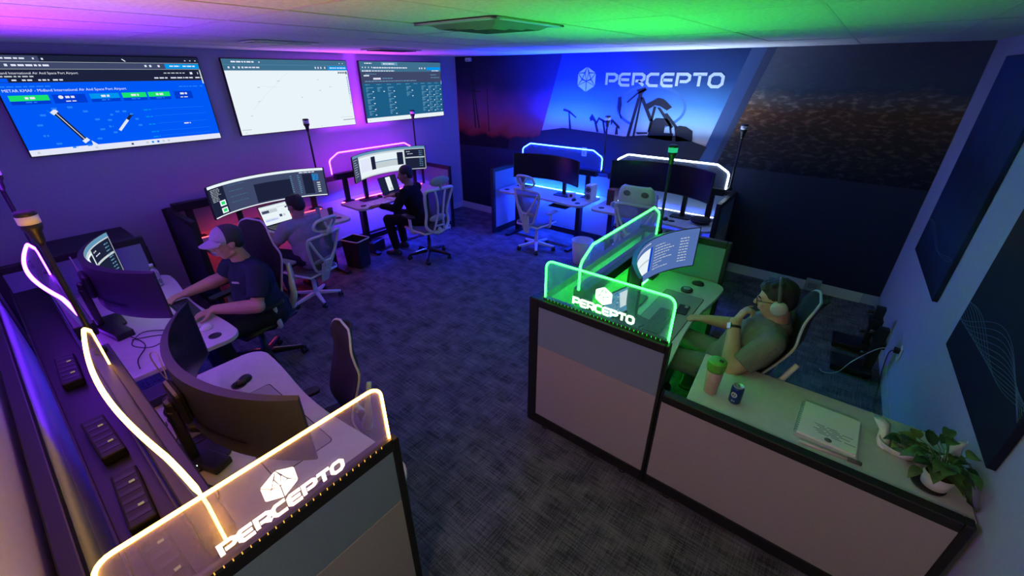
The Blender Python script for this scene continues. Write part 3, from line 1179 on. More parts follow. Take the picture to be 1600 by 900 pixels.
def uplight(o, x, z, length, colour, k=1.0):
    """the edge of the lit sheet throws most of its light upwards, out of the edge"""
    l = bpy.data.lights.new('led_edge_light', 'AREA')
    l.shape = 'RECTANGLE'
    l.size = length
    l.size_y = 0.012
    l.spread = R(112)
    l.energy = UPL[colour] * k * LED_GAIN
    l.color = LED[colour]
    q = bpy.data.objects.new('led_edge_light', l)
    C.objects.link(q)
    q.parent = o
    q.location = (x, 0, z)
    q.rotation_euler = (PI, 0, 0)
    return q


def lit_screen(ws, w, ly, colour, label, r=0.011, z0=1.168, zc=1.36, z1=1.445, ch=0.15, bow=0.0):
    x, y = at(ws, 0, ly)
    o = thing('acrylic_screen', label, 'acrylic screen', (x, y, 0), ws[2], None)
    N = 36

    def top(xx):
        e = w / 2 - abs(xx)
        return zc + (z1 - zc) * min(1.0, e / ch)

    def lean(xx, z):
        return bow * math.sin(PI * min(1, max(0, xx / w + 0.5))) * (z - z0) / (z1 - z0)
    mb = MB()
    vs = []
    for i in range(N + 1):
        xx = -w / 2 + w * i / N
        for z in (z0, top(xx)):
            for dy in (-0.004, 0.004):
                vs.append((xx, dy + lean(xx, z), z))
    fs = []
    for i in range(N):
        a = i * 4
        for p, q in ((0, 2), (3, 1), (1, 0), (2, 3)):
            fs.append((a + p, a + q, a + 4 + q, a + 4 + p))
    fs += [(0, 1, 3, 2), (N * 4, N * 4 + 2, N * 4 + 3, N * 4 + 1)]
    mb.add(vs, fs)
    mb.build('sheet', acrylic_mat(), o)
    pts = [(-w / 2, 0, z0), (-w / 2, 0, z0 + 0.6 * (zc - z0)), (-w / 2, lean(-w / 2, zc), zc - 0.02)]
    for i in range(1, N * 2):
        xx = -w / 2 + w * i / (N * 2)
        pts.append((xx, lean(xx, top(xx)), top(xx)))
    pts += [(w / 2, lean(w / 2, zc), zc - 0.02), (w / 2, 0, z0 + 0.6 * (zc - z0)), (w / 2, 0, z0)]
    mb = MB()
    k = len(pts)
    mb.tube(pts, [r * (0.55 if bow and (i < 4 or i > k - 5) else 1.0) for i in range(k)], 8)
    mb.build('led_edge', tube_mat(colour), o)
    uplight(o, 0, z1 + r + 0.004, w - 2 * ch, colour)
    return o


rail(WS['orange'], 1.62, 0.725, 'black rail under the orange lit screen', )
rail(WS['violet'], 1.62, 0.725, 'black rail under the violet lit screen')
rail(WS['red'], 1.72, 0.80, 'black rail behind the wide monitor under the televisions')
rail(WS['magenta'], 1.55, 0.555, 'black rail under the magenta lit screen', ('magenta', 40))
rail(WS['blue'], 1.50, 0.49, 'black rail under the blue lit screen', ('blue', 300))
rail(WS['white'], 1.56, 0.49, 'black rail under the white lit screen')
rail(WS['green'], 1.5, 0.62, 'black rail under the long green lit screen', ('green', 70))
lit_screen((-1.89, 0.79, PI), 1.42, 0.722, 'orange', 'orange lit acrylic screen along the back of the near left desk', 0.008, bow=0.07)
lit_screen((-3.52, 0.79, PI), 1.50, 0.722, 'violet', 'violet lit acrylic screen behind the man in the cap', 0.009, bow=0.09)
lit_screen((-5.15, 3.85, PI / 2), 1.47, 0.555, 'magenta', 'magenta lit acrylic screen below the right-hand televisions', 0.008)
lit_screen((-3.50, 5.13, 0), 1.42, 0.49, 'blue', 'blue lit acrylic screen by the mural', 0.008)
lit_screen((-1.83, 5.13, 0), 1.46, 0.49, 'white', 'white lit acrylic screen by the mural', 0.010)
lit_screen((-0.55, 2.87, PI / 2), 1.36, 0.62, 'green', 'long green lit acrylic screen behind the curved monitor on the right', 0.008)


def sign_screen(name, colour, label, loc, rz, w, h, u_text, tw, u_logo, r=0.006):
    """end screen with the emblem and the word, standing on a panel top; local x runs to the reader's right"""
    o = thing(name, label, 'lit sign', loc, rz)
    MX = Matrix(((1, 0, 0, 0), (0, 0, -1, 0.004), (0, 1, 0, 0), (0, 0, 0, 1)))
    mb = MB()
    rr = 0.05
    top = [(w - rr + rr * math.cos(R(90 * i / 6)), h - rr + rr * math.sin(R(90 * i / 6))) for i in range(7)]
    top2 = [(rr + rr * math.cos(R(90 + 90 * i / 6)), h - rr + rr * math.sin(R(90 + 90 * i / 6))) for i in range(7)]
    out = [(0, 0), (w, 0)] + top + top2
    mb.prism(out, 0, 0.008, 0, MX)
    mb.build('sheet', acrylic_mat(), o)
    mb = MB()
    mb.tube([(x, 0, z) for x, z in [(w, 0)] + top + top2 + [(0, 0)]], r, 8)
    mb.build('led_edge', tube_mat(colour), o)
    e = emit('sign_glow_' + colour, tuple(0.55 + 0.45 * c for c in LED[colour]), 3.0 * LED_GAIN)
    mb = MB()
    cw = tw / 8 / 1.22
    word(mb, 'PERCEPTO', u_text, 0.038, cw, 0.044, cw * 0.25, 0.0135, MX @ Matrix.Translation((0, 0, 0.0085)), 0.002)
    mb.build('lettering', e, o)
    mb = MB()
    emblem(mb, u_logo, 0.155, 0.062, MX @ Matrix.Translation((0, 0, 0.0085)), 0.002, 0.034)
    mb.build('emblem', e, o)
    mb = MB()
    mb.box(-0.004, w + 0.004, -0.016, 0.016, 0.0, 0.012)
    for i in range(int(w / 0.0275)):
        mb.box(0.03 + i * 0.026, 0.033 + i * 0.026, -0.0165, -0.0155, 0.001, 0.0125, 1)
    mb.build('base_channel', [mat('led_channel', (0.03, 0.028, 0.026), 0.35), strip_mat(colour, 1.6)], o)
    uplight(o, w / 2, h + r + 0.003, w - 0.1, colour, 0.45)
    return o


sign_screen('lit_sign', 'orange', 'orange edge-lit acrylic sign with emblem in the left foreground', (-1.160, -0.18, 1.111), PI / 2, 0.835, 0.285, 0.225, 0.405, 0.425)
sign_screen('lit_sign', 'green', 'green edge-lit acrylic sign with emblem on the tall right-hand panel', (-1.335, 2.045, 1.113), 0, 0.825, 0.275, 0.215, 0.40, 0.415, 0.0065)


# ------------------------------------------------------------------ wide curved monitors
def curved_monitor(ws, lx, ly, zc, label, draw=None, W=1.26, H=0.355, Rc=0.98, rz=0.0, pdx=0.0):
    """ly is where the middle of the screen stands; the ends curve towards the user"""
    x, y = at(ws, lx, ly)
    o = thing('curved_monitor', label, 'monitor', (x, y, DZ), ws[2] + rz, 'wide curved monitors on the desks')
    A = math.asin(W / 2 / Rc)
    z0 = zc - DZ

    def f(u, v, off, hh=H, AA=A):
        a = (2 * u - 1) * AA
        rr = Rc - off
        return Vector((rr * math.sin(a), rr * math.cos(a) - Rc, z0 + (0.5 - v) * hh))
    N = 28
    mb = MB()
    vs = []
    for i in range(N + 1):
        u = i / N
        th = 0.018 + 0.020 * (1 - (2 * u - 1) ** 2)
        for v, off in ((1, 0), (0, 0), (0.03, -th), (0.97, -th)):
            vs.append(f(u, v, off))
    fs = []
    for i in range(N):
        for k in range(4):
            a, bq = i * 4 + k, i * 4 + (k + 1) % 4
            fs.append((a, bq, bq + 4, a + 4))
    fs += [(3, 2, 1, 0), (N * 4, N * 4 + 1, N * 4 + 2, N * 4 + 3)]
    mb.add(vs, fs, 0, True)
    hs = mb.build('housing', monitor_back, o)
    es = hs.modifiers.new('edges', 'EDGE_SPLIT')
    es.split_angle = R(35)
    mb = MB()
    for i in range(10):
        u0, u1 = 0.2 + i * 0.06, 0.2 + (i + 1) * 0.06
        if 0.4 < u0 < 0.58:
            continue
        mb.add([f(u0, .70, -.040), f(u1, .70, -.040), f(u1, .73, -.040), f(u0, .73, -.040)], [(0, 1, 2, 3), (3, 2, 1, 0)])
    mb.build('vent_slots', black, o)
    s = Scr(W, H, lambda u, v, off: f(0.008 + u * 0.984, 0.02 + v * 0.955, 0.0015 + off))
    if draw:
        draw(s)
        s.mb.build('screen', SMATS, o)
    else:
        s.q(0, 1, 0, 1, 0, 0, N)
        s.mb.build('screen', screen_off, o)
    mb = MB()
    mb.box(-0.09, 0.09, 0.036, 0.075, z0 - 0.09, z0 + 0.09)
    mb.box(min(pdx, 0) - 0.03, max(pdx, 0) + 0.03, 0.066, 0.11, z0 - 0.05, z0 + 0.03)
    mb.build('mount_block', black, o, 0.02)
    mb = MB()
    mb.box(pdx - 0.03, pdx + 0.03, 0.07, 0.115, 0.016, z0 - 0.02)
    mb.build('stand_post', black, o, 0.01)
    mb = MB()
    mb.prism(rrect(pdx - 0.13, pdx + 0.13, -0.04, 0.135, 0.03), 0.001, 0.016)
    mb.build('stand_base', black, o, 0.004)
    return o


def draw_code(s):
    rnd = random.Random(5)
    s.q(0, 1, 0, 1, kSL, 0, 24)
    s.q(0, 1, 0, .085, kW, .001, 24)
    s.q(0, 1, .965, 1, kW, .001, 24)
    s.q(0, .16, .085, .965, kD, .001, 4)
    for k in range(9):
        s.words(.02, .13 + k * .045, rnd.uniform(.06, .11), .014, kGR, rnd)
    for v in (.52, .75):
        s.q(.085, .145, v, v + .17, kW, .0015, 2)
        s.q(.098, .135, v + .04, v + .13, kG, .002, 2)
    for k in range(12):
        s.words(.20, .14 + k * .06, rnd.uniform(.05, .16), .018, kSL if k % 3 else kBA, rnd, .002)
    s.q(.42, .72, .30, .93, kD, .001, 8)
    for k in range(10):
        s.words(.72, .2 + k * .07, .015, .02, kTX, rnd)
        s.words(.78, .2 + k * .07, .02, .02, kTX, rnd)
    s.words(.80, .11, .13, .03, kP, rnd)
    s.q(.82, .90, .18, .9, kD, .001, 3)
    for k in range(5):
        s.words(.90, .2 + k * .05, .05, .03, kC, rnd)
        s.words(.93, .5 + k * .08, .03, .04, kGR, rnd)


def draw_video(s):
    rnd = random.Random(6)
    s.q(0, 1, 0, 1, kGR, 0, 24)
    s.q(0, 1, 0, .09, kTX, .001, 20)
    s.q(0, .13, .09, 1, kSL, .001, 4)
    for k in range(8):
        s.words(.02, .16 + k * .09, rnd.uniform(.05, .09), .02, kGR, rnd)
    s.q(.14, .76, .16, .95, kW, .001, 14)
    s.q(.34, .40, .22, .75, kD, .002, 2)
    s.q(.40, .68, .22, .46, kW, .002, 6)
    s.q(.40, .68, .46, .49, kTX, .002, 6)
    s.q(.40, .68, .49, .74, kGR, .002, 6)
    s.q(.68, .75, .20, .74, kD, .002, 2)
    s.q(.16, .33, .25, .74, kP, .002, 4)
    for k in range(5):
        s.line(.17 + k * .03, .7, .20 + k * .028, .35 + k * .06, .002, kGR, .003)
    s.q(.77, .995, .12, .97, kD, .001, 5)
    s.words(.79, .2, .04, .03, kGR, rnd)
    s.q(.775, .99, .45, .50, kGR, .0018, 4)
    for k in range(9):
        s.words(.93, .2 + k * .08, .04, .025, kTX, rnd)
    s.words(.80, .3, .06, .025, kP, rnd)


def draw_drone(s):
    rnd = random.Random(8)
    s.q(0, 1, 0, 1, kBL, 0, 24)
    s.words(.05, .05, .5, .03, kGR, rnd)
    s.q(.0, .10, .14, .95, kW, .001, 3)
    s.q(.11, .56, .19, .80, kW, .001, 10)
    s.q(.11, .56, .45, .50, kGR, .002, 10)
    s.q(.56, .585, .19, .80, kB2, .002, 1)
    for k in range(9):
        s.words(.62, .2 + k * .075, rnd.uniform(.04, .2), .02, kGR, rnd)
        s.words(.86, .2 + k * .075, .07, .02, kGR, rnd)
    s.q(.48, .50, .87, .93, kC, .002, 1)


curved_monitor(WS['orange'], local(WS['orange'], -2.15, 0)[0], 0.79 - 0.255, 1.085, 'curved monitor seen from behind, nearest the orange lit sign', None, W=1.28, H=0.37)
curved_monitor(WS['violet'], local(WS['violet'], -4.10, 0)[0], 0.79 - 0.265, 1.085, 'curved monitor seen from behind, in front of the man in the cap', draw_video, W=1.28, H=0.37)
curved_monitor(WS['red'], -0.06, 0.30, 1.26, 'curved monitor with dark panes below the left and middle televisions', draw_code, W=1.26, H=0.345, pdx=-0.30)
curved_monitor(WS['magenta'], -0.10, 0.335, 1.265, 'curved monitor with a bright video window in the left corner', draw_video, W=1.28, H=0.36, pdx=-0.30)
curved_monitor(WS['blue'], 0.05, 0.33, 1.155, 'switched-off curved monitor on the blue-lit desk', None, W=1.16, H=0.37, pdx=0.2)
curved_monitor(WS['white'], 0.06, 0.35, 1.235, 'switched-off curved monitor on the white-lit desk', None, W=1.28, H=0.37, pdx=0.28)
curved_monitor(WS['green'], 0.07, 0.50, 1.10, 'curved monitor with a pale blue page on the green-lit desk', draw_drone, W=1.24, H=0.36)


# ------------------------------------------------------------------ office chairs (local frame: the sitter looks along +y)
def sheet(mb, prof, hw, curve=0.05, nx=9, mi=0):
    """curved panel: prof is a list of (y, z), hw the half width at each, edges brought forward by curve"""
    vs, fs = [], []
    for (y, z), w in zip(prof, hw):
        for i in range(nx):
            t = -1 + 2 * i / (nx - 1)
            vs.append((w * t, y + curve * t * t, z))
    for i in range(len(prof) - 1):
        for j in range(nx - 1):
            a = i * nx + j
            fs.append((a, a + 1, a + nx + 1, a + nx))
    mb.add(vs, fs, mi, True)


def smooth_pts(pts, k=4, closed=False):
    P = [Vector(p) for p in pts]
    n = len(P)
    out = []
    for i in range(n if closed else n - 1):
        p0 = P[i - 1] if (i or closed) else P[i]
        p1, p2 = P[i], P[(i + 1) % n]
        p3 = P[(i + 2) % n] if (closed or i + 2 < n) else p2
        for j in range(k):
            t = j / k
            out.append(0.5 * ((2 * p1) + (-p0 + p2) * t + (2 * p0 - 5 * p1 + 4 * p2 - p3) * t * t + (-p0 + 3 * p1 - 3 * p2 + p3) * t ** 3))
    if not closed:
        out.append(P[-1])
    return out


def chair(style, label, x, y, rz, recline=0.0, base_rot=0.0, seat_rot=0.0, sc=1.0):
    o = thing('office_chair', label, 'chair', (x, y, 0), rz, 'office chairs')
    o.scale = (sc, sc, sc)
    white_base = style in 'vh'
    bm_ = white_plastic if white_base else black_metal
    for k in range(5):
        a = base_rot + 2 * PI * k / 5
        c, s = math.cos(a), math.sin(a)
        mb = MB()
        mb.beam((0.03 * c, 0.03 * s, 0.115), (0.31 * c, 0.31 * s, 0.075), 0.055, 0.045, 0.036, 0.03)
        lg = mb.build('base_leg', bm_, o, 0.008)
        if not white_base:
            mb = MB()
            mb.beam((0.06 * c, 0.06 * s, 0.141), (0.29 * c, 0.29 * s, 0.0945), 0.016, 0.006)
            mb.build('chrome_strip', chrome, lg)
        mb = MB()
        M = Mloc(0.30 * c, 0.30 * s, 0.03, a + 0.6)
        for d in (-0.016, 0.016):
            mb.tube([(d - 0.009, 0, 0), (d + 0.009, 0, 0)], 0.03, 14, False, 0, M)
        mb.box(-0.02, 0.02, -0.012, 0.012, 0.0, 0.05, 0, M)
        mb.build('caster', black, o)
    mb = MB()
    mb.lathe([(0.045, 0.09), (0.045, 0.14), (0.030, 0.16), (0.028, 0.30), (0.018, 0.30), (0.018, 0.42)], 16)
    mb.build('gas_column', bm_, o)
    mb = MB()
    mb.box(-0.10, 0.10, -0.14, 0.12, 0.405, 0.455)
    mb.build('tilt_mechanism', black if not white_base else grey_plastic, o, 0.015)
    # seat pad
    mb = MB()
    prof = [(-0.24, 0.475), (-0.2, 0.492), (-0.05, 0.488), (0.12, 0.495), (0.2, 0.488), (0.24, 0.462)]
    hw = [0.215, 0.24, 0.25, 0.25, 0.24, 0.20]
    vs, fs, nx = [], [], 9
    for lay in (0, 1):
        for (yy, z), w in zip(prof, hw):
            for i in range(nx):
                t = -1 + 2 * i / (nx - 1)
                vs.append((w * t, yy, z + 0.014 * t * t if lay == 0 else 0.452 if abs(t) < 1 else 0.465))
    m_ = len(prof) * nx
    for i in range(len(prof) - 1):
        for j in range(nx - 1):
            a = i * nx + j
            fs.append((a, a + 1, a + nx + 1, a + nx))
            fs.append((m_ + a + nx, m_ + a + nx + 1, m_ + a + 1, m_ + a))
    for i in range(len(prof) - 1):
        a = i * nx
        fs.append((a, a + nx, m_ + a + nx, m_ + a))
        a = i * nx + nx - 1
        fs.append((a + nx, a, m_ + a, m_ + a + nx))
    for j in range(nx - 1):
        fs.append((j + 1, j, m_ + j, m_ + j + 1))
        a = (len(prof) - 1) * nx + j
        fs.append((a, a + 1, m_ + a + 1, m_ + a))
    mb.add(vs, fs, 0, True)
    mb.build('seat', cushion_dark if style == 'c' else mat('seat_mesh', (0.10, 0.105, 0.12), 0.9), o)
    mb = MB()
    mb.tube([(w * sg, yy, z - 0.012) for sg in (1,) for (yy, z), w in zip(prof, hw)] + [(-w, yy, z - 0.012) for (yy, z), w in reversed(list(zip(prof, hw)))], 0.016, 8, True)
    mb.build('seat_rim', white_plastic if style != 'c' else black, o)
    # backrest pivot frame
    rc = R(8) + recline
    MBk = Matrix.Translation((0, -0.22, 0.50)) @ Matrix.Rotation(rc, 4, 'X')   # local: z up the back, -y behind

    def P(pp):
        return [MBk @ Vector(q) for q in pp]
    fm = white_plastic
    if style in 'vh':
        loop = [(-0.10, -0.02, 0.02), (-0.16, 0.0, 0.14), (-0.225, 0.03, 0.36), (-0.245, 0.045, 0.50), (-0.20, 0.02, 0.555), (0, -0.01, 0.575),
                (0.20, 0.02, 0.555), (0.245, 0.045, 0.50), (0.225, 0.03, 0.36), (0.16, 0.0, 0.14), (0.10, -0.02, 0.02), (0, -0.03, 0.0)]
        mb = MB()
        mb.tube(P(smooth_pts(loop, 4, True)), 0.017, 8, True)
        mb.build('back_frame', fm, o)
        mb = MB()
        pr = [(-0.03, 0.02), (-0.02, 0.14), (0.0, 0.3), (0.0, 0.42), (-0.005, 0.55)]
        hw2 = [0.10, 0.155, 0.21, 0.235, 0.20]
        vs0 = len(mb.v)
        sheet(mb, pr, hw2, 0.03)
        mb.v = [MBk @ v for v in mb.v]
        mb.build('back_mesh', mesh_grey, o)
        mb = MB()
        for sg in (-1, 1):
            mb.tube(P(smooth_pts([(sg * 0.225, 0.03, 0.50), (sg * 0.14, -0.035, 0.33), (sg * 0.05, -0.065, 0.20), (sg * 0.03, -0.07, 0.12)], 4)), 0.017, 8)
        mb.tube(P([(-0.05, -0.065, 0.20), (0.05, -0.065, 0.20)]), 0.017, 8)
        M0 = MBk
        mb.prism([(-0.055, -0.14), (0.055, -0.14), (0.085, 0.17), (-0.085, 0.17)], 0.055, 0.075, 0, M0 @ Matrix(((1, 0, 0, 0), (0, 0, -1, 0), (0, 1, 0, 0), (0, 0, 0, 1))))
        mb.build('back_yoke', fm, o, 0.004)
        mb = MB()
        mb.ell((0, 0, 0), (0.15, 0.025, 0.06), 16, 8, 0, MBk @ Matrix.Translation((0, 0.005, 0.16)))
        mb.build('lumbar_pad', mat('lumbar_grey', (0.36, 0.37, 0.39), 0.6), o)
        if style == 'v':
            mb = MB()
            hl = [(-0.155, 0.05, 0.65), (-0.165, 0.05, 0.71), (-0.13, 0.035, 0.765), (0, 0.02, 0.785), (0.13, 0.035, 0.765), (0.165, 0.05, 0.71), (0.155, 0.05, 0.65), (0.09, 0.02, 0.615), (0, 0.01, 0.61), (-0.09, 0.02, 0.615)]
            mb.tube(P(smooth_pts(hl, 3, True)), 0.018, 8, True)
            mb.build('headrest_frame', fm, o)
            mb = MB()
            sheet(mb, [(0.0, 0.62), (0.005, 0.70), (0.01, 0.775)], [0.12, 0.155, 0.12], 0.03)
            mb.v = [MBk @ v for v in mb.v]
            mb.build('headrest_mesh', mesh_grey, o)
            mb = MB()
            mb.tube(P([(0, -0.005, 0.56), (0, -0.03, 0.63), (0, -0.012, 0.69)]), [0.022, 0.03, 0.028], 8)
            for sg in (-1, 1):
                mb.tube(P([(0.0, -0.02, 0.62), (sg * 0.06, -0.006, 0.76)]), 0.013, 6)
            mb.build('headrest_stem', fm, o)
        else:
            mb = MB()
            sheet(mb, [(0.0, 0.55), (0.0, 0.62), (0.005, 0.70), (0.01, 0.76), (0.012, 0.79)], [0.21, 0.225, 0.215, 0.19, 0.15], 0.04, 11)
            mb.v = [MBk @ v for v in mb.v]
            hs = mb.build('top_shell', fm, o)
            so = hs.modifiers.new('thick', 'SOLIDIFY')
            so.thickness = 0.02
            for sg in (-1, 1):
                mb = MB()
                mb.ell((0, 0, 0), (0.045, 0.016, 0.034), 16, 8, 0, MBk @ Matrix.Translation((sg * 0.105, 0.012 - 0.0, 0.70)))
                mb.build('opening', mesh_grey, hs)
    elif style == 'r':
        loop = [(-0.12, -0.05, 0.0), (-0.19, -0.01, 0.08), (-0.17, 0.02, 0.24), (-0.205, 0.02, 0.44), (-0.215, 0.0, 0.58), (-0.1, -0.02, 0.60), (0.1, -0.02, 0.60),
                (0.215, 0.0, 0.58), (0.205, 0.02, 0.44), (0.17, 0.02, 0.24), (0.19, -0.01, 0.08), (0.12, -0.05, 0.0), (0, -0.06, -0.03)]
        mb = MB()
        mb.tube(P(smooth_pts(loop, 4, True)), 0.021, 8, True)
        mb.build('back_frame', fm, o)
        mb = MB()
        sheet(mb, [(-0.04, 0.0), (-0.02, 0.08), (0.0, 0.24), (0.0, 0.44), (-0.02, 0.59)], [0.12, 0.18, 0.165, 0.20, 0.205], 0.02)
        mb.v = [MBk @ v for v in mb.v]
        mb.build('back_mesh', mesh_dark, o)
        mb = MB()
        for sg in (-1, 1):
            mb.tube(P(smooth_pts([(sg * 0.085, -0.02, 0.59), (sg * 0.05, -0.05, 0.42), (sg * 0.045, -0.06, 0.22), (sg * 0.09, -0.06, 0.0)], 4)), 0.015, 8)
        mb.tube(P([(-0.07, -0.062, 0.08), (0.07, -0.062, 0.08)]), 0.014, 8)
        mb.build('back_yoke', fm, o)
        mb = MB()
        mb.ell((0, 0, 0), (0.14, 0.025, 0.055), 16, 8, 0, MBk @ Matrix.Translation((0, -0.005, 0.17)))
        mb.build('lumbar_pad', MATS.get('lumbar_grey') or mat('lumbar_grey', (0.36, 0.37, 0.39), 0.6), o)
        mb = MB()
        mb.ell((0, 0, 0), (0.16, 0.03, 0.07), 16, 8, 0, MBk @ Matrix.Translation((0, 0.0, 0.70)))
        mb.tube(P([(0, -0.03, 0.58), (0, -0.02, 0.68)]), 0.018, 8)
        mb.build('headrest', mat('headrest_grey', (0.3, 0.31, 0.33), 0.7), o)
    else:
        pr = [(-0.05, -0.06), (-0.035, 0.02), (0.015, 0.14), (0.02, 0.24), (-0.015, 0.42), (-0.03, 0.54), (-0.015, 0.62), (0.0, 0.70), (-0.01, 0.78), (-0.025, 0.81)]
        hw2 = [0.15, 0.195, 0.21, 0.22, 0.235, 0.235, 0.20, 0.19, 0.15, 0.08]
        pr = [tuple(v) for v in [(p.x, p.y) for p in smooth_pts([(a, b_, 0) for a, b_ in pr], 3)]]
        hw2 = [p.x for p in smooth_pts([(a, 0, 0) for a in hw2], 3)]
        mb = MB()
        sheet(mb, pr, hw2, 0.055, 11)
        mb.v = [MBk @ v for v in mb.v]
        bk = mb.build('back_mesh', mat('chair_back_dark', (0.017, 0.018, 0.022), 0.85), o)
        so = bk.modifiers.new('thick', 'SOLIDIFY')
        so.thickness = 0.014
        mb = MB()
        edge = [(w, yy + 0.055, z) for (yy, z), w in zip(pr, hw2)] + [(-w, yy + 0.055, z) for (yy, z), w in reversed(list(zip(pr, hw2)))]
        mb.tube(P(edge), 0.008, 8, True)
        mb.build('edge_trim', mat('pale_trim', (0.42, 0.44, 0.47), 0.5), o)
        mb = MB()
        for sg in (-1, 1):
            mb.tube(P(smooth_pts([(sg * 0.12, -0.06, 0.0), (sg * 0.19, -0.05, 0.12), (sg * 0.215, -0.035, 0.26), (sg * 0.18, -0.06, 0.42)], 4)), [0.03] * 5 + [0.026] * 4 + [0.018] * 4, 8)
        mb.tube(P(smooth_pts([(-0.14, -0.065, 0.0), (0, -0.10, -0.03), (0.14, -0.065, 0.0)], 4)), 0.032, 8)
        mb.build('back_yoke', fm, o)
    # link from mechanism to back
    mb = MB()
    mb.tube([Vector((0, -0.10, 0.43)), Vector((0, -0.24, 0.43)), MBk @ Vector((0, -0.07, 0.04))], 0.026, 8)
    mb.build('back_link', fm if style != 'c' else black, o)
    for sg in (-1, 1):
        mb = MB()
        mb.tube(smooth_pts([(sg * 0.18, -0.02, 0.44), (sg * 0.27, -0.02, 0.45), (sg * 0.285, -0.01, 0.52), (sg * 0.285, 0.0, 0.665)], 4), 0.022, 8)
        ar = mb.build('arm_post', fm, o)
        mb = MB()
        mb.prism(rrect(-0.045, 0.045, -0.12, 0.14, 0.04), 0.665, 0.69, 0, Matrix.Translation((sg * 0.28, 0.02, 0)))
        mb.build('arm_pad', black if style != 'v' else grey_plastic, ar, 0.006)
    return o


chair('c', 'dark high-backed chair the man in the cap sits in', -3.80, 1.09, PI + 0.25, -0.08, 0.3, sc=1.02)
chair('c', 'empty dark chair beside the orange lit sign, its back seen edge-on', -2.12, 0.76, PI - 0.22, 0.0, 0.5, sc=0.87)
chair('v', 'white-framed chair of the person in the pale shirt', -4.60, 2.02, PI / 2 + 0.25, 0.25, 0.5, sc=0.88)
chair('r', 'pale chair behind the person in black, its frame lit light blue', -4.52, 3.76, PI / 2 - 0.1, 0.08, 0.2, sc=1.0)
chair('v', 'white-framed chair at the blue-lit desk', -3.47, 5.0, -0.06, 0.05, 0.35, sc=0.92)
chair('h', 'pale chair with two openings in its top, pushed up to the white-lit desk', -1.86, 4.95, 0.08, 0.02, 0.1, sc=1.0)
chair('c', 'dark chair of the man with headphones', -0.29, 2.81, PI / 2 + 0.1, 0.12, 0.2, sc=0.97)


# ------------------------------------------------------------------ warning lights on poles
def stack_light(x, y, z0, label, lens):
    o = thing('stack_light', label, 'signal lamp', (x, y, z0), 0, 'signal lamps on poles')
    h = 1.91 - z0
    mb = MB()
    mb.lathe([(0.028, 0), (0.028, 0.02), (0.014, 0.03), (0.0125, 0.04), (0.0125, h - 0.13)], 14)
    mb.build('pole', black_metal, o)
    mb = MB()
    mb.lathe([(0.0125, h - 0.15), (0.02, h - 0.13), (0.024, h - 0.09), (0.036, h - 0.07), (0.038, h - 0.05)], 18)
    mb.build('lamp_holder', black, o)
    mb = MB()
    mb.lathe([(0.037, h - 0.05), (0.038, h - 0.015), (0.036, h - 0.012)], 18)
    mb.build('lamp_lens', lens, o)
    mb = MB()
    mb.lathe([(0.038, h - 0.012), (0.038, h), (0.030, h + 0.008)], 18)
    mb.build('lamp_cap', black, o)
    return o


lens_white = mat('lamp_lens_white', (0.72, 0.70, 0.70), 0.4)
lens_green = emit('lamp_lens_green', (0.02, 0.55, 0.22), 1.0)
stack_light(-2.765, 0.068, 1.168, 'pole lamp with white band rising beside the orange lit screen', lens_white)
stack_light(-4.335, 0.068, 1.168, 'pole lamp at the far left edge behind the violet lit screen', lens_white)
stack_light(-5.70, 2.90, 1.168, 'pole lamp standing in front of the middle wall television', lens_white)
stack_light(-5.70, 4.66, 1.168, 'pole lamp standing in front of the television nearest the mural', lens_white)
stack_light(-2.765, 5.62, 1.168, 'pole lamp in front of the mural between the blue and white lit screens', lens_white)
stack_light(-1.055, 5.62, 1.168, 'pole lamp at the right end of the white lit screen', lens_white)
stack_light(-1.17, 3.62, 1.168, 'pole lamp with a glowing green band at the green-lit desk', lens_green)


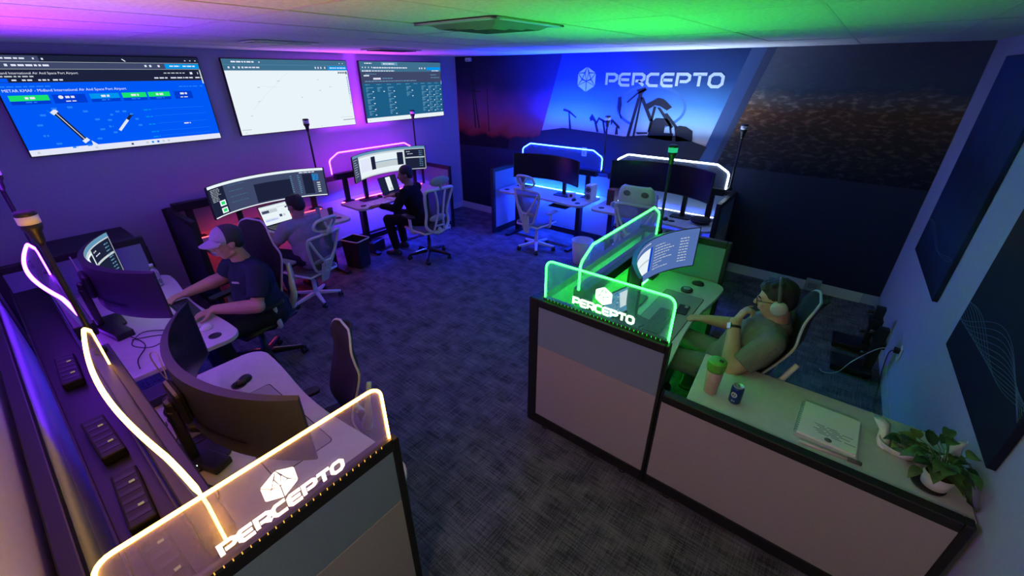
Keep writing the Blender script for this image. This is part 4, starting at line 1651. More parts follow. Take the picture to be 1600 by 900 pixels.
# ------------------------------------------------------------------ people
class Blob:
    """rounded limbs and masses fused into one continuous skin"""

    def __init__(s):
        s.mb = MB()

    def cap(s, a, b, ra, rb=None, n=12, flat=(False, False)):
        a, b = Vector(a), Vector(b)
        rb = ra if rb is None else rb
        d = b - a
        L = d.length
        d = d.normalized() if L > 1e-6 else Vector((0, 0, 1))
        u = Vector((0, 0, 1)) if abs(d.z) < 0.9 else Vector((1, 0, 0))
        u = (u - d * u.dot(d)).normalized()
        w = d.cross(u)
        rings = []
        m = 5
        if flat[0]:
            rings += [(0, ra * 0.02), (0, ra)]
        else:
            rings += [(-ra * math.cos(PI / 2 * i / m), max(ra * 0.02, ra * math.sin(PI / 2 * i / m))) for i in range(m + 1)]
        if flat[1]:
            rings += [(L, rb), (L, rb * 0.02)]
        else:
            rings += [(L + rb * math.sin(PI / 2 * i / m), max(rb * 0.02, rb * math.cos(PI / 2 * i / m))) for i in range(m + 1)]
        vs = []
        for t, r in rings:
            for j in range(n):
                an = 2 * PI * j / n
                vs.append(a + d * t + (u * math.cos(an) + w * math.sin(an)) * r)
        fs = []
        for i in range(len(rings) - 1):
            for j in range(n):
                fs.append((i * n + j, i * n + (j + 1) % n, (i + 1) * n + (j + 1) % n, (i + 1) * n + j))
        fs.append(tuple(range(n - 1, -1, -1)))
        fs.append(tuple(range((len(rings) - 1) * n, len(rings) * n)))
        # consistent outward winding
        s.mb.add(vs, fs)

    def chain(s, pts, rs, n=12):
        for i in range(len(pts) - 1):
            s.cap(pts[i], pts[i + 1], rs[i], rs[i + 1], n)

    def ell(s, c, r, M=None, n=18, m=12):
        MM = Matrix.Translation(Vector(c))
        if M is not None:
            MM = MM @ M.to_4x4()
        vs, fs = [], []
        for i in range(m + 1):
            a = PI * i / m
            for j in range(n):
                bq = 2 * PI * j / n
                vs.append(MM @ Vector((r[0] * max(.01, math.sin(a)) * math.cos(bq), r[1] * max(.01, math.sin(a)) * math.sin(bq), r[2] * math.cos(a))))
        for i in range(m):
            for j in range(n):
                fs.append((i * n + j, (i + 1) * n + j, (i + 1) * n + (j + 1) % n, i * n + (j + 1) % n))
        fs.append(tuple(range(n)))
        fs.append(tuple(range((m + 1) * n - 1, m * n - 1, -1)))
        s.mb.add(vs, fs)

    def fuse(s, name, m, parent, voxel=0.008, it=5, fac=0.5):
        me = s.mb.mesh('tmp', m)
        o = bpy.data.objects.new('tmp', me)
        C.objects.link(o)
        r = o.modifiers.new('r', 'REMESH')
        r.mode = 'VOXEL'
        r.voxel_size = voxel
        r.use_smooth_shade = True
        k = o.modifiers.new('k', 'SMOOTH')
        k.factor = fac
        k.iterations = it
        dg = bpy.context.evaluated_depsgraph_get()
        me2 = bpy.data.meshes.new_from_object(o.evaluated_get(dg))
        me2.name = name
        bpy.data.objects.remove(o)
        bpy.data.meshes.remove(me)
        me2.materials.clear()
        me2.materials.append(m)
        for p in me2.polygons:
            p.use_smooth = True
        q = bpy.data.objects.new(name, me2)
        C.objects.link(q)
        q.parent = parent
        return q


def hand(bl, wrist, d, nrm, thumb_side, curl=0.5, s=1.0, spread=0.10, curls=None):
    """palm, four fingers of different length bent towards nrm, thumb off the side of the palm"""
    w = Vector(wrist)
    d = Vector(d).normalized()
    nrm = Vector(nrm)
    nrm = (nrm - d * nrm.dot(d)).normalized()
    sd = d.cross(nrm).normalized() * thumb_side
    kn = []
    for i, (off, ln) in enumerate(((0.030, 0.086), (0.011, 0.090), (-0.008, 0.086), (-0.026, 0.078))):
        k = w + (d * ln + sd * off) * s
        kn.append(k)
        bl.cap(w + (d * 0.012 + sd * off * 0.72) * s, k, 0.0145 * s, 0.0118 * s, 10)
    for i, L in enumerate((0.072, 0.080, 0.074, 0.058)):
        c = curls[i] if curls else curl
        dd = (d + sd * spread * (1.2 - i * 0.8)).normalized()
        p = kn[i]
        ax = dd.cross(nrm).normalized()
        ang = 0
        for j, fr in enumerate((0.46, 0.30, 0.24)):
            ang += c * (0.75, 1.0, 0.7)[j]
            q = p + (dd * math.cos(ang) + nrm * math.sin(ang)) * L * fr * s
            bl.cap(p, q, (0.0098 - 0.0008 * j) * s, (0.0092 - 0.0010 * j) * s, 9)
            p = q
    t0 = w + (d * 0.030 + sd * 0.026) * s
    t1 = t0 + (d * 0.025 + sd * 0.030 + nrm * 0.010) * s
    t2 = t1 + (d * 0.030 + sd * 0.010 + nrm * 0.012) * s
    t3 = t2 + (d * 0.024 - sd * 0.002 + nrm * 0.008) * s
    bl.chain([t0, t1, t2, t3], [0.0145 * s, 0.0125 * s, 0.0108 * s, 0.0088 * s], 10)


def person(label, loc, rz, P):
    o = thing('person', label, 'person', loc, rz)
    s = P.get('s', 1.0)
    vox = P.get('vox', 0.007)
    skin = mat('skin_' + P['id'], P['skin'], 0.55, spec=0.35, noise=0.06, scale=60)
    shirt_m = mat('shirt_' + P['id'], P['shirt'], 0.9, spec=0.1, noise=0.12, scale=120, bump=0.1)
    trou_m = mat('trousers_' + P['id'], P['trousers'], 0.9, spec=0.1, noise=0.12, scale=120)
    V = lambda *a: Vector(a) * s
    hip = V(0, P.get('hipy', 0), 0.555)
    chest = V(0, P['chest'][0], P['chest'][1])
    neck = V(0, P['neck'][0], P['neck'][1])
    head = V(P.get('headx', 0), P['head'][0], P['head'][1])
    fat = P.get('fat', 1.0)
    sh = {1: V(0.185 * fat ** .4, P['neck'][0] - 0.015, P['neck'][1] - 0.075), -1: V(-0.185 * fat ** .4, P['neck'][0] - 0.015, P['neck'][1] - 0.075)}
    el = {k: V(*P['elbow'][k]) for k in (1, -1)}
    wr = {k: V(*P['wrist'][k]) for k in (1, -1)}
    kn = {k: V(*P['knee'][k]) for k in (1, -1)}
    an = {k: V(*P['ankle'][k]) for k in (1, -1)}
    hq = Euler((R(P.get('hpitch', 0)), R(P.get('hroll', 0)), R(P.get('hyaw', 0)))).to_matrix()

    def H(x, y, z):
        return head + hq @ (Vector((x, y, z)) * s)
    # ---- skin: one surface from head to feet
    b = Blob()
    b.ell(H(0, -0.012, 0.035), (0.074 * s, 0.094 * s, 0.088 * s), hq)
    b.ell(H(0, 0.022, -0.025), (0.062 * s, 0.070 * s, 0.080 * s), hq)
    b.ell(H(0, 0.045, -0.078), (0.038 * s, 0.036 * s, 0.030 * s), hq)
    b.ell(H(0, 0.066, 0.030), (0.052 * s, 0.020 * s, 0.016 * s), hq)
    b.cap(H(0, 0.088, 0.020), H(0, 0.108, -0.018), 0.0085 * s, 0.013 * s)
    for k in (-1, 1):
        b.ell(H(k * 0.036, 0.066, -0.015), (0.022 * s, 0.018 * s, 0.020 * s), hq)
        b.ell(H(k * 0.011, 0.098, -0.021), (0.009 * s, 0.010 * s, 0.008 * s), hq)
        b.ell(H(k * 0.076, -0.012, 0.0), (0.010 * s, 0.020 * s, 0.032 * s), hq)
        b.cap(H(k * 0.050, 0.0, -0.060), H(k * 0.022, 0.055, -0.085), 0.020 * s, 0.016 * s)
    b.ell(H(0, 0.088, -0.047), (0.022 * s, 0.010 * s, 0.006 * s), hq)
    b.ell(H(0, 0.086, -0.058), (0.019 * s, 0.010 * s, 0.006 * s), hq)
    b.cap(neck - V(0, 0, 0.03), H(0, -0.02, -0.05), 0.062 * s * fat ** .5, 0.056 * s)
    b.cap(hip, chest, 0.10 * s, 0.11 * s)
    b.cap(chest, neck, 0.11 * s, 0.06 * s)
    for k in (-1, 1):
        b.cap(chest + V(0, 0, 0.02), sh[k], 0.08 * s, 0.05 * s)
        b.chain([sh[k], sh[k] * .5 + el[k] * .5, el[k]], [0.052 * s, 0.048 * s * fat ** .5, 0.040 * s * fat ** .3])
        f = P.get('farm', 1.0)
        b.chain([el[k], el[k] * .7 + wr[k] * .3, wr[k]], [0.041 * s * f, 0.043 * s * f, 0.027 * s * f])
        hd = P['hand'][k]
        hand(b, wr[k], hd[0], hd[1], hd[2], hd[3], s * 1.02, hd[4] if len(hd) > 4 else .1, hd[5] if len(hd) > 5 else None)
        b.cap(hip + V(k * 0.09, 0, 0), kn[k], 0.07 * s, 0.05 * s)
        b.cap(kn[k], an[k], 0.05 * s, 0.035 * s)
        b.cap(an[k], an[k] + V(0, 0.12, -0.035), 0.032 * s, 0.025 * s)
    b.fuse('body', skin, o, vox)
    # ---- shirt
    b = Blob()
    b.cap(hip + V(0, 0, 0.0), hip + V(0, 0.005, 0.02), 0.16 * s * fat, 0.16 * s * fat)
    mid = hip * .5 + chest * .5
    b.ell(mid + V(0, 0.02 * fat, 0), (0.165 * s * fat, 0.135 * s * fat ** 1.3, 0.20 * s))
    b.ell(chest + V(0, 0.01, 0.0), (0.185 * s * fat, 0.125 * s * fat, 0.17 * s))
    b.ell(chest * .45 + neck * .55, (0.17 * s, 0.095 * s, 0.09 * s))
    b.cap(neck - V(0, 0.005, 0.055), neck - V(0, -0.0, 0.012), 0.085 * s, 0.074 * s * fat ** .4, 16, (False, True))
    sl = P.get('sleeve', 0.62)
    for k in (-1, 1):
        b.cap(chest * .3 + neck * .7 - V(0, 0, 0.03), sh[k], 0.085 * s, 0.07 * s)
        e = sh[k] + (el[k] - sh[k]) * min(1.0, sl)
        b.cap(sh[k], e, 0.070 * s * fat ** .4, 0.066 * s * fat ** .5, 16, (False, sl < 1))
        if sl >= 1:
            b.cap(el[k], el[k] + (wr[k] - el[k]) * 0.93, 0.058 * s, 0.038 * s, 16, (False, True))
    sh_o = b.fuse('shirt', shirt_m, o, vox * 1.1, 4)
    tx = bpy.data.textures.new('folds_' + P['id'], 'CLOUDS')
    tx.noise_scale = 0.09
    dm = sh_o.modifiers.new('folds', 'DISPLACE')
    dm.texture = tx
    dm.strength = 0.016
    dm.mid_level = 0.5
    # ---- trousers and shoes
    b = Blob()
    b.ell(hip + V(0, 0, -0.015), (0.165 * s * fat, 0.14 * s * fat, 0.10 * s))
    for k in (-1, 1):
        b.cap(hip + V(k * 0.085, 0.02, -0.01), kn[k], 0.095 * s * fat ** .5, 0.072 * s)
        b.cap(kn[k], an[k] + V(0, 0, 0.02), 0.072 * s, 0.055 * s, 14, (False, True))
    b.fuse('trousers', trou_m, o, vox * 1.3, 4)
    for k in (-1, 1):
        b = Blob()
        b.cap(an[k] + V(0, -0.03, -0.045), an[k] + V(0, 0.15, -0.055), 0.045 * s, 0.038 * s)
        b.cap(an[k] + V(0, 0, 0.0), an[k] + V(0, 0.02, -0.04), 0.048 * s, 0.045 * s)
        b.fuse('shoe', black, o, vox * 1.5, 3)
    # ---- hair
    hm = mat('hair_' + P['id'], P.get('hair', (0.012, 0.010, 0.009)), 0.6, noise=0.5, scale=250, bump=0.5)
    b = Blob()
    hl = P.get('hairlen', 1.0)
    b.ell(H(0, -0.022, 0.052), (0.083 * s, 0.095 * s, 0.084 * s), hq)
    b.ell(H(0, -0.055, 0.012), (0.076 * s, 0.056 * s, 0.072 * s * hl), hq)
    for k in (-1, 1):
        b.cap(H(k * 0.068, -0.015, 0.05), H(k * 0.070, -0.012, 0.025), 0.017 * s, 0.012 * s)
    if P.get('quiff'):
        b.ell(H(0, 0.045, 0.085), (0.060 * s, 0.040 * s, 0.028 * s), hq)
        for i in range(9):
            a = i * 0.7
            b.cap(H(0.045 * math.cos(a), -0.01 + 0.05 * math.sin(a), 0.108), H(0.058 * math.cos(a), -0.005 + 0.062 * math.sin(a), 0.112), 0.022 * s, 0.014 * s)
    b.fuse('hair', hm, o, vox, 2)
    for k in (-1, 1):
        mb = MB()
        mb.ell((0, 0, 0), (0.0110 * s, 0.009 * s, 0.0058 * s), 12, 8, 0, Matrix.Translation(H(k * 0.031, 0.0795, 0.006)) @ hq.to_4x4())
        mb.ell((0, 0.0075 * s, 0), (0.0055 * s, 0.003 * s, 0.0052 * s), 10, 6, 1, Matrix.Translation(H(k * 0.031, 0.0795, 0.006)) @ hq.to_4x4())
        mb.build('eye', [mat('eye_white', (0.30, 0.28, 0.27), 0.3), mat('iris', (0.02, 0.012, 0.008), 0.2)], o)
        mb = MB()
        mb.tube([H(k * 0.016, 0.089, 0.027), H(k * 0.032, 0.087, 0.032), H(k * 0.048, 0.076, 0.027)], [0.004 * s, 0.005 * s, 0.003 * s], 6)
        mb.build('eyebrow', hm, o)
    return o, H, s, hq, wr, el


# the man in the cap at the near left row
o, H, s, hq, wr, el = person('man in a two-tone cap and navy t-shirt typing at the near left desk', (-3.70, 1.16, 0), PI, dict(
    id='cap', skin=(0.42, 0.24, 0.17), shirt=(0.022, 0.028, 0.055), trousers=(0.02, 0.02, 0.026), fat=1.2, s=1.07, farm=1.28,
    hipy=0.0, chest=(0.02, 0.84), neck=(0.06, 1.04), head=(0.115, 1.165), hpitch=-8, hyaw=-6,
    elbow={1: (0.30, 0.14, 0.80), -1: (-0.29, 0.14, 0.74)}, wrist={1: (0.34, 0.40, 0.755), -1: (-0.10, 0.36, 0.745)},
    hand={1: ((-0.1, 1, -0.05), (0, 0, -1), -1, 0.35), -1: ((0.15, 1, -0.05), (0, 0, -1), 1, 0.35)},
    knee={1: (0.14, 0.43, 0.55), -1: (-0.14, 0.43, 0.55)}, ankle={1: (0.14, 0.40, 0.10), -1: (-0.13, 0.36, 0.10)}, sleeve=0.75))
b = Blob()
b.ell(H(0, -0.015, 0.062), (0.092 * s, 0.108 * s, 0.078 * s), hq)
capm, n, l = nt('cap_cloth')
bs = n['Principled BSDF']
bs.inputs['Roughness'].default_value = 0.9
tc = n.new('ShaderNodeTexCoord')
sp_ = n.new('ShaderNodeSeparateXYZ')
l.new(tc.outputs['Object'], sp_.inputs[0])
gt = n.new('ShaderNodeMath')
gt.operation = 'GREATER_THAN'
l.new(sp_.outputs['Y'], gt.inputs[0])
gt.inputs[1].default_value = H(0, 0.02, 0.06).y
mx = n.new('ShaderNodeMixRGB')
mx.inputs[1].default_value = (0.035, 0.035, 0.045, 1)
mx.inputs[2].default_value = (0.34, 0.33, 0.38, 1)
l.new(gt.outputs[0], mx.inputs[0])
l.new(mx.outputs[0], bs.inputs['Base Color'])
cap_o = b.fuse('cap', capm, o, 0.006, 2)
cap_o['label'] = 'grey-fronted cap with a dark mesh back'
mb = MB()
vs, fs = [], []
for i in range(13):
    a = R(-78 + 156 * i / 12)
    for rr in (0.0, 0.5, 1.0):
        for dz in (0.0, 0.005):
            vs.append(H(0.086 * math.sin(a), 0.035 + 0.055 * math.cos(a) + rr * 0.085 * max(0.0, math.cos(a)) ** 0.6, 0.060 - 0.022 * rr - 0.020 * abs(math.sin(a)) ** 2 + dz))
for i in range(12):
    for k in range(2):
        a, c = i * 6 + k * 2, (i + 1) * 6 + k * 2
        fs += [(a, a + 2, c + 2, c), (a + 1, c + 1, c + 3, a + 3)]
    a, c = i * 6, (i + 1) * 6
    fs += [(a + 4, a + 5, c + 5, c + 4)]
mb.add(vs, fs, 0, True)
mb.build('cap_brim', mat('cap_front_cloth', (0.34, 0.33, 0.38), 0.9), cap_o)
mb = MB()
mb.box(-0.03, 0.03, -0.002, 0.002, -0.008, 0.008, 0, Mloc(-0.095 * s, 0.176 * s, 0.89 * s, 0.55, -0.1))
mb.build('shirt_badge', mat('badge_grey', (0.5, 0.5, 0.52), 0.8), o)

# the person in the pale shirt, seen from behind
person('person in a pale grey shirt seen from behind below the televisions', (-4.56, 2.06, 0), PI / 2 + 0.12, dict(
    id='pale', skin=(0.33, 0.19, 0.14), shirt=(0.30, 0.29, 0.33), trousers=(0.03, 0.032, 0.05), s=1.02, vox=0.008,
    hipy=0.02, chest=(0.07, 0.80), neck=(0.10, 1.00), head=(0.14, 1.105), hpitch=-14, hyaw=8, headx=0.03,
    elbow={1: (0.25, 0.20, 0.76), -1: (-0.28, 0.18, 0.74)}, wrist={1: (0.14, 0.42, 0.785), -1: (-0.16, 0.42, 0.785)},
    hand={1: ((-0.1, 1, -0.05), (0, 0, -1), -1, 0.35), -1: ((0.1, 1, -0.05), (0, 0, -1), 1, 0.35)},
    knee={1: (0.15, 0.42, 0.54), -1: (-0.15, 0.42, 0.54)}, ankle={1: (0.14, 0.36, 0.10), -1: (-0.14, 0.36, 0.10)}, sleeve=0.72, quiff=True))

# the person in black at the corner desk
person('person in black clothes reaching for papers at the corner desk', (-4.66, 3.78, 0), PI / 2 + 0.42, dict(
    id='dark', skin=(0.25, 0.15, 0.11), shirt=(0.010, 0.010, 0.012), trousers=(0.010, 0.010, 0.013), s=1.02, vox=0.008,
    hipy=0.0, chest=(0.09, 0.83), neck=(0.14, 1.03), head=(0.18, 1.15), hpitch=-10, hyaw=22,
    elbow={1: (0.26, 0.26, 0.82), -1: (-0.28, 0.22, 0.76)}, wrist={1: (0.20, 0.50, 0.80), -1: (-0.30, 0.46, 0.785)},
    hand={1: ((-0.3, 1, -0.05), (0, 0, -1), -1, 0.3), -1: ((0.0, 1, -0.05), (0, 0, -1), 1, 0.3)},
    knee={1: (0.14, 0.44, 0.55), -1: (-0.16, 0.44, 0.55)}, ankle={1: (0.14, 0.40, 0.10), -1: (-0.16, 0.36, 0.10)}, sleeve=1.0))

# the man with headphones at the green-lit desk
o, H, s, hq, wr, el = person('man in a grey t-shirt and headphones, chin resting on his left hand', (-0.17, 2.83, 0), PI / 2, dict(
    id='phones', skin=(0.46, 0.28, 0.20), shirt=(0.17, 0.175, 0.16), trousers=(0.14, 0.17, 0.15), fat=1.16, s=1.07, farm=1.2,
    hipy=0.06, chest=(-0.045, 0.80), neck=(-0.085, 0.985), head=(-0.050, 1.095), hpitch=-12, hyaw=6,
    elbow={1: (0.25, 0.09, 0.73), -1: (-0.30, 0.05, 0.70)}, wrist={1: (0.18, 0.32, 0.735), -1: (-0.130, 0.112, 0.945)},
    hand={1: ((-0.1, 1, -0.15), (0, 0, -1), -1, 0.45), -1: ((0.68, -0.30, 0.66), (0.3, -1.0, -0.55), 1, 0.55, 0.06, [0.30, 0.75, 1.0, 1.15])},
    knee={1: (0.15, 0.50, 0.56), -1: (-0.17, 0.48, 0.56)}, ankle={1: (0.15, 0.52, 0.10), -1: (-0.15, 0.50, 0.10)}, sleeve=0.68, quiff=True, hairlen=1.05))
hp = mat('headphone_grey', (0.42, 0.43, 0.45), 0.45)
mb = MB()
pts = [H(0.098 * math.cos(a), -0.02, 0.012 + 0.119 * math.sin(a)) for a in [PI * i / 20 for i in range(21)]]
mb.tube(pts, 0.011 * s, 8)
band = mb.build('headphone_band', mat('headphone_band_dark', (0.06, 0.06, 0.065), 0.5), o)
for k in (-1, 1):
    mb = MB()
    MH = Matrix.Translation(H(k * 0.088, -0.018, -0.012)) @ hq.to_4x4() @ Matrix.Rotation(k * PI / 2, 4, 'Y')
    mb.lathe([(0.034 * s, -0.012 * s), (0.042 * s, -0.006 * s), (0.045 * s, 0.008 * s), (0.041 * s, 0.022 * s), (0.030 * s, 0.030 * s), (0.012 * s, 0.033 * s)], 22, 0, MH)
    mb.build('ear_cup', hp, o)
mb = MB()
for k in (-1, 1):
    rim = [H(k * 0.033 + 0.025 * math.cos(a), 0.101 - 0.006 * abs(math.cos(a)), 0.004 + 0.019 * math.sin(a)) for a in [2 * PI * i / 16 for i in range(16)]]
    mb.tube(rim, 0.0018 * s, 6, True)
    mb.tube([H(k * 0.058, 0.094, 0.012), H(k * 0.078, 0.01, 0.012)], 0.0018 * s, 6)
mb.tube([H(-0.009, 0.102, 0.010), H(0.009, 0.102, 0.010)], 0.0018 * s, 6)
mb.build('eyeglasses', black_metal, o)
d = (wr[-1] - el[-1]).normalized()
wc = wr[-1] - d * 0.030
ux = d.cross(Vector((1, 0, 0))).normalized()
uy = d.cross(ux)
mb = MB()
for i in range(1):
    ringp = [wc + (ux * math.cos(a) + uy * math.sin(a)) * 0.0335 * s for a in [2 * PI * k / 20 for k in range(20)]]
    mb.tube(ringp, 0.010, 8, True, ry=0.0035)
wb = mb.build('watch_strap', black, o)
od = Vector((-0.75, 0.65, 0.0))
od = (od - d * od.dot(d)).normalized()
sd_ = od.cross(d)
MWt = Matrix(((sd_.x, d.x, od.x, 0), (sd_.y, d.y, od.y, 0), (sd_.z, d.z, od.z, 0), (0, 0, 0, 1)))
MWt.translation = wc + od * 0.034 * s
mb = MB()
mb.box(-0.017, 0.017, -0.020, 0.020, -0.004, 0.006, 0, MWt)
wf = mb.build('watch_case', chrome, wb, 0.003)
mb = MB()
mb.box(-0.014, 0.014, -0.017, 0.017, 0.006, 0.007, 0, MWt)
mb.build('watch_face', emit('watch_glow', (0.16, 0.26, 0.38), 1.0), wb)


# ------------------------------------------------------------------ the return worktop on the right and what lies on it
wt = thing('return_worktop', 'pale worktop with the blue can, papers and plant', 'worktop', (0, 0, 0))
mb = MB()
mb.prism([(-0.355, 2.063), (0.848, 2.063), (0.826, 2.60), (-0.395, 2.60)], 0.737, 0.768)
mb.build('worktop_board', laminate, wt, 0.004)
for x in (-0.30, 0.72):
    mb = MB()
    mb.box(x - 0.025, x + 0.025, 2.42, 2.50, 0.0, 0.737)
    mb.box(x - 0.02, x + 0.02, 2.07, 2.42, 0.69, 0.737)
    mb.build('leg', black_metal, wt, 0.004)
WTZ = 0.7685

t = thing('tumbler', 'tall pinkish tumbler with a green lid at the end of the worktop', 'cup', (-0.268, 2.225, WTZ))
mb = MB()
mb.lathe([(0.034, 0), (0.036, 0.004), (0.046, 0.165), (0.044, 0.165), (0.035, 0.01)], 24)
mb.build('cup_body', mat('tumbler_pink', (0.42, 0.30, 0.30), 0.4, noise=0.1, scale=60), t)
mb = MB()
mb.lathe([(0.0465, 0.158), (0.049, 0.172), (0.051, 0.215), (0.049, 0.222), (0.030, 0.222), (0.012, 0.226)], 24)
ld = mb.build('cup_lid', mat('lid_green', (0.12, 0.42, 0.05), 0.35), t)
mb = MB()
mb.box(0.008, 0.03, -0.008, 0.008, 0.222, 0.232)
mb.build('sip_tab', black, ld, 0.002)

t = thing('drink_can', 'blue drink can standing beside the tumbler', 'can', (-0.133, 2.219, WTZ), 0.6)
mb = MB()
mb.lathe([(0.026, 0), (0.0325, 0.008), (0.033, 0.1), (0.027, 0.113)], 28)
mb.build('can_body', mat('can_blue', (0.010, 0.045, 0.20), 0.3, 0.4), t)
mb = MB()
mb.lathe([(0.0275, 0.112), (0.029, 0.116), (0.027, 0.118), (0.025, 0.114), (0.004, 0.114)], 28)
mb.build('can_rim', mat('can_silver', (0.6, 0.62, 0.64), 0.3, 0.8), t)
mb = MB()
mb.prism(rrect(-0.006, 0.006, -0.012, 0.012, 0.005), 0.1145, 0.116)
mb.build('pull_tab', chrome, t)


def on_can(u, z):
    a = -PI / 2 + u / 0.0335
    return Vector((0.0335 * math.cos(a), 0.0335 * math.sin(a), z))


mb = MB()
for i in range(24):
    a0, a1 = 2 * PI * i / 24, 2 * PI * (i + 1) / 24
    f = lambda a, r: on_can(-0.028 + r * math.cos(a), 0.066 + r * math.sin(a))
    mb.add([f(a0, 0.010), f(a0, 0.017), f(a1, 0.017), f(a1, 0.010)], [(0, 1, 2, 3), (3, 2, 1, 0)])
for k, (u0, u1, z0_, z1_) in enumerate(((-0.034, -0.026, 0.02, 0.03), (-0.022, -0.016, 0.02, 0.03), (-0.030, -0.024, 0.06, 0.072))):
    mb.add([on_can(u0, z0_), on_can(u1, z0_), on_can(u1, z1_), on_can(u0, z1_)], [(0, 1, 2, 3), (3, 2, 1, 0)])
mb.build('can_print', mat('can_white', (0.6, 0.62, 0.66), 0.4), t)

t = thing('document', 'bound white document with grey printing lying on the worktop', 'document', (0.305, 2.292, WTZ), -0.03)
mb = MB()
mb.box(-0.135, 0.135, -0.152, 0.148, 0.0, 0.014)
mb.build('folder', mat('folder_pale', (0.46, 0.50, 0.50), 0.5), t, 0.002)
mb = MB()
mb.box(-0.122, 0.126, -0.140, 0.145, 0.014, 0.026)
pg = mb.build('pages', paper, t)
mb = MB()
for k in range(6):
    for j in range(2 + k % 2):
        x0 = -0.06 + 0.012 * (k % 3) + j * 0.055
        mb.box(x0, x0 + 0.045, -0.02 - k * 0.013, -0.016 - k * 0.013, 0.0262, 0.0266)
mb.lathe([(0.016, 0.0262), (0.016, 0.0267)], 18, 0, Matrix.Translation((0.01, -0.115, 0)))
mb.build('print', mat('print_grey', (0.13, 0.14, 0.16), 0.7), pg)
mb = MB()
for k in range(14):
    mb.tube([(-0.126 + 0.009 * math.cos(a), -0.13 + k * 0.02, 0.017 + 0.011 * math.sin(a)) for a in [2 * PI * i / 10 for i in range(10)]], 0.002, 5, True)
mb.build('comb_binding', mat('comb_teal', (0.12, 0.3, 0.28), 0.5), t)

t = thing('marker_pen', 'pale pen with a dark cap along the front of the document', 'pen', (0.20, 2.105, WTZ), 0.06)
mb = MB()
mb.tube([(0, 0, 0.008), (0.20, 0, 0.008)], 0.0075, 12)
mb.build('barrel', mat('pen_pale', (0.55, 0.46, 0.44), 0.5), t)
mb = MB()
mb.tube([(0.20, 0, 0.009), (0.255, 0, 0.009)], 0.009, 12)
mb.build('pen_cap', mat('pen_dark', (0.10, 0.09, 0.09), 0.5), t)


def leaf_mesh(mb, base, tip, width, droop, mi=0):
    base, tip = Vector(base), Vector(tip)
    d = tip - base
    sd = d.cross(Vector((0, 0, 1)))
    sd = sd.normalized() if sd.length > 1e-4 else Vector((1, 0, 0))
    N = 7
    vs = []
    for i in range(N + 1):
        t_ = i / N
        w = width * math.sin(PI * min(1, t_ ** 0.75)) ** 0.9
        c = base + d * t_ + Vector((0, 0, droop * math.sin(PI * t_) - droop * 0.8 * t_ * t_))
        up = Vector((0, 0, 0.25 * w))
        vs += [c + sd * w + up, c, c - sd * w + up]
    fs = []
    for i in range(N):
        a = i * 3
        fs += [(a, a + 1, a + 4, a + 3), (a + 1, a + 2, a + 5, a + 4)]
    mb.add(vs, fs, mi, True)


t = thing('potted_plant', 'leafy green trailing plant in a small white pot on the worktop', 'plant', (0.715, 2.185, WTZ))
mb = MB()
mb.lathe([(0.040, 0.006), (0.047, 0.012), (0.058, 0.085), (0.055, 0.085), (0.048, 0.07), (0.01, 0.07)], 28)
mb.build('pot', mat('pot_white', (0.62, 0.60, 0.62), 0.5), t)
mb = MB()
mb.lathe([(0.055, 0.0), (0.062, 0.004), (0.064, 0.010), (0.052, 0.007), (0.01, 0.006)], 28, 0, Matrix.Translation((-0.018, -0.006, 0)))
mb.build('saucer', black, t)
mb = MB()
mb.lathe([(0.050, 0.066), (0.049, 0.076), (0.02, 0.079), (0.004, 0.08)], 20)
mb.build('soil', mat('soil', (0.03, 0.02, 0.015), 0.95, noise=0.4, scale=200), t)
leaf_m = [mat('leaf_green', (0.055, 0.13, 0.03), 0.5, noise=0.3, scale=30), mat('leaf_dark', (0.02, 0.055, 0.016), 0.5, noise=0.3, scale=30), mat('leaf_yellow', (0.11, 0.17, 0.04), 0.5, noise=0.2, scale=30)]
rnd = random.Random(11)
mb = MB()
stems = MB()
for k in range(46):
    a = rnd.uniform(0, 2 * PI)
    rr = rnd.uniform(0.03, 0.12)
    z = 0.085 + rnd.uniform(0.0, 0.085)
    bx0 = Vector((rr * math.cos(a) * 1.0 - 0.03, rr * math.sin(a) + 0.035, z))
    if bx0.x > 0.085:
        bx0.x = 0.085
    L = rnd.uniform(0.055, 0.095)
    a2 = a + rnd.uniform(-0.7, 0.7)
    tip = bx0 + Vector((L * math.cos(a2), L * math.sin(a2), rnd.uniform(-0.045, 0.035)))
    tip.x = min(tip.x, 0.115)
    leaf_mesh(mb, bx0, tip, rnd.uniform(0.020, 0.034), rnd.uniform(0.004, 0.02), rnd.choice([0, 0, 1, 1, 2]))
    stems.tube(smooth_pts([(0.02 * math.cos(a), 0.02 * math.sin(a), 0.075), bx0 * .5 + Vector((0, 0, 0.075)), bx0], 3), 0.0018, 5)
for k in range(5):
    p = Vector((0.05 + 0.01 * k, -0.02 - 0.012 * k, 0.10 - 0.015 * k))
    leaf_mesh(mb, p, p + Vector((0.045, -0.035 + 0.012 * k, -0.035)), 0.032, 0.01, (0, 2)[k % 2])
fo = mb.build('foliage', leaf_m, t)
stems.build('stems', leaf_m[0], t)

t = thing('planter_dish', 'low white dish tucked under the plant leaves', 'dish', (0.60, 2.345, WTZ), 0.1)
mb = MB()
mb.lathe([(0.05, 0), (0.058, 0.004), (0.075, 0.045), (0.072, 0.046), (0.055, 0.010), (0.01, 0.008)], 28, 0, Matrix.Scale(1.25, 4, (1, 0, 0)))
mb.build('dish', mat('pot_white', (0.62, 0.60, 0.62), 0.5), t)
mb = MB()
for k in range(8):
    a = k * 0.8
    leaf_mesh(mb, (0.02 * math.cos(a), 0.02 * math.sin(a), 0.03), (0.08 * math.cos(a), 0.07 * math.sin(a), 0.06), 0.024, 0.02, k % 3)
mb.build('foliage', leaf_m, t)


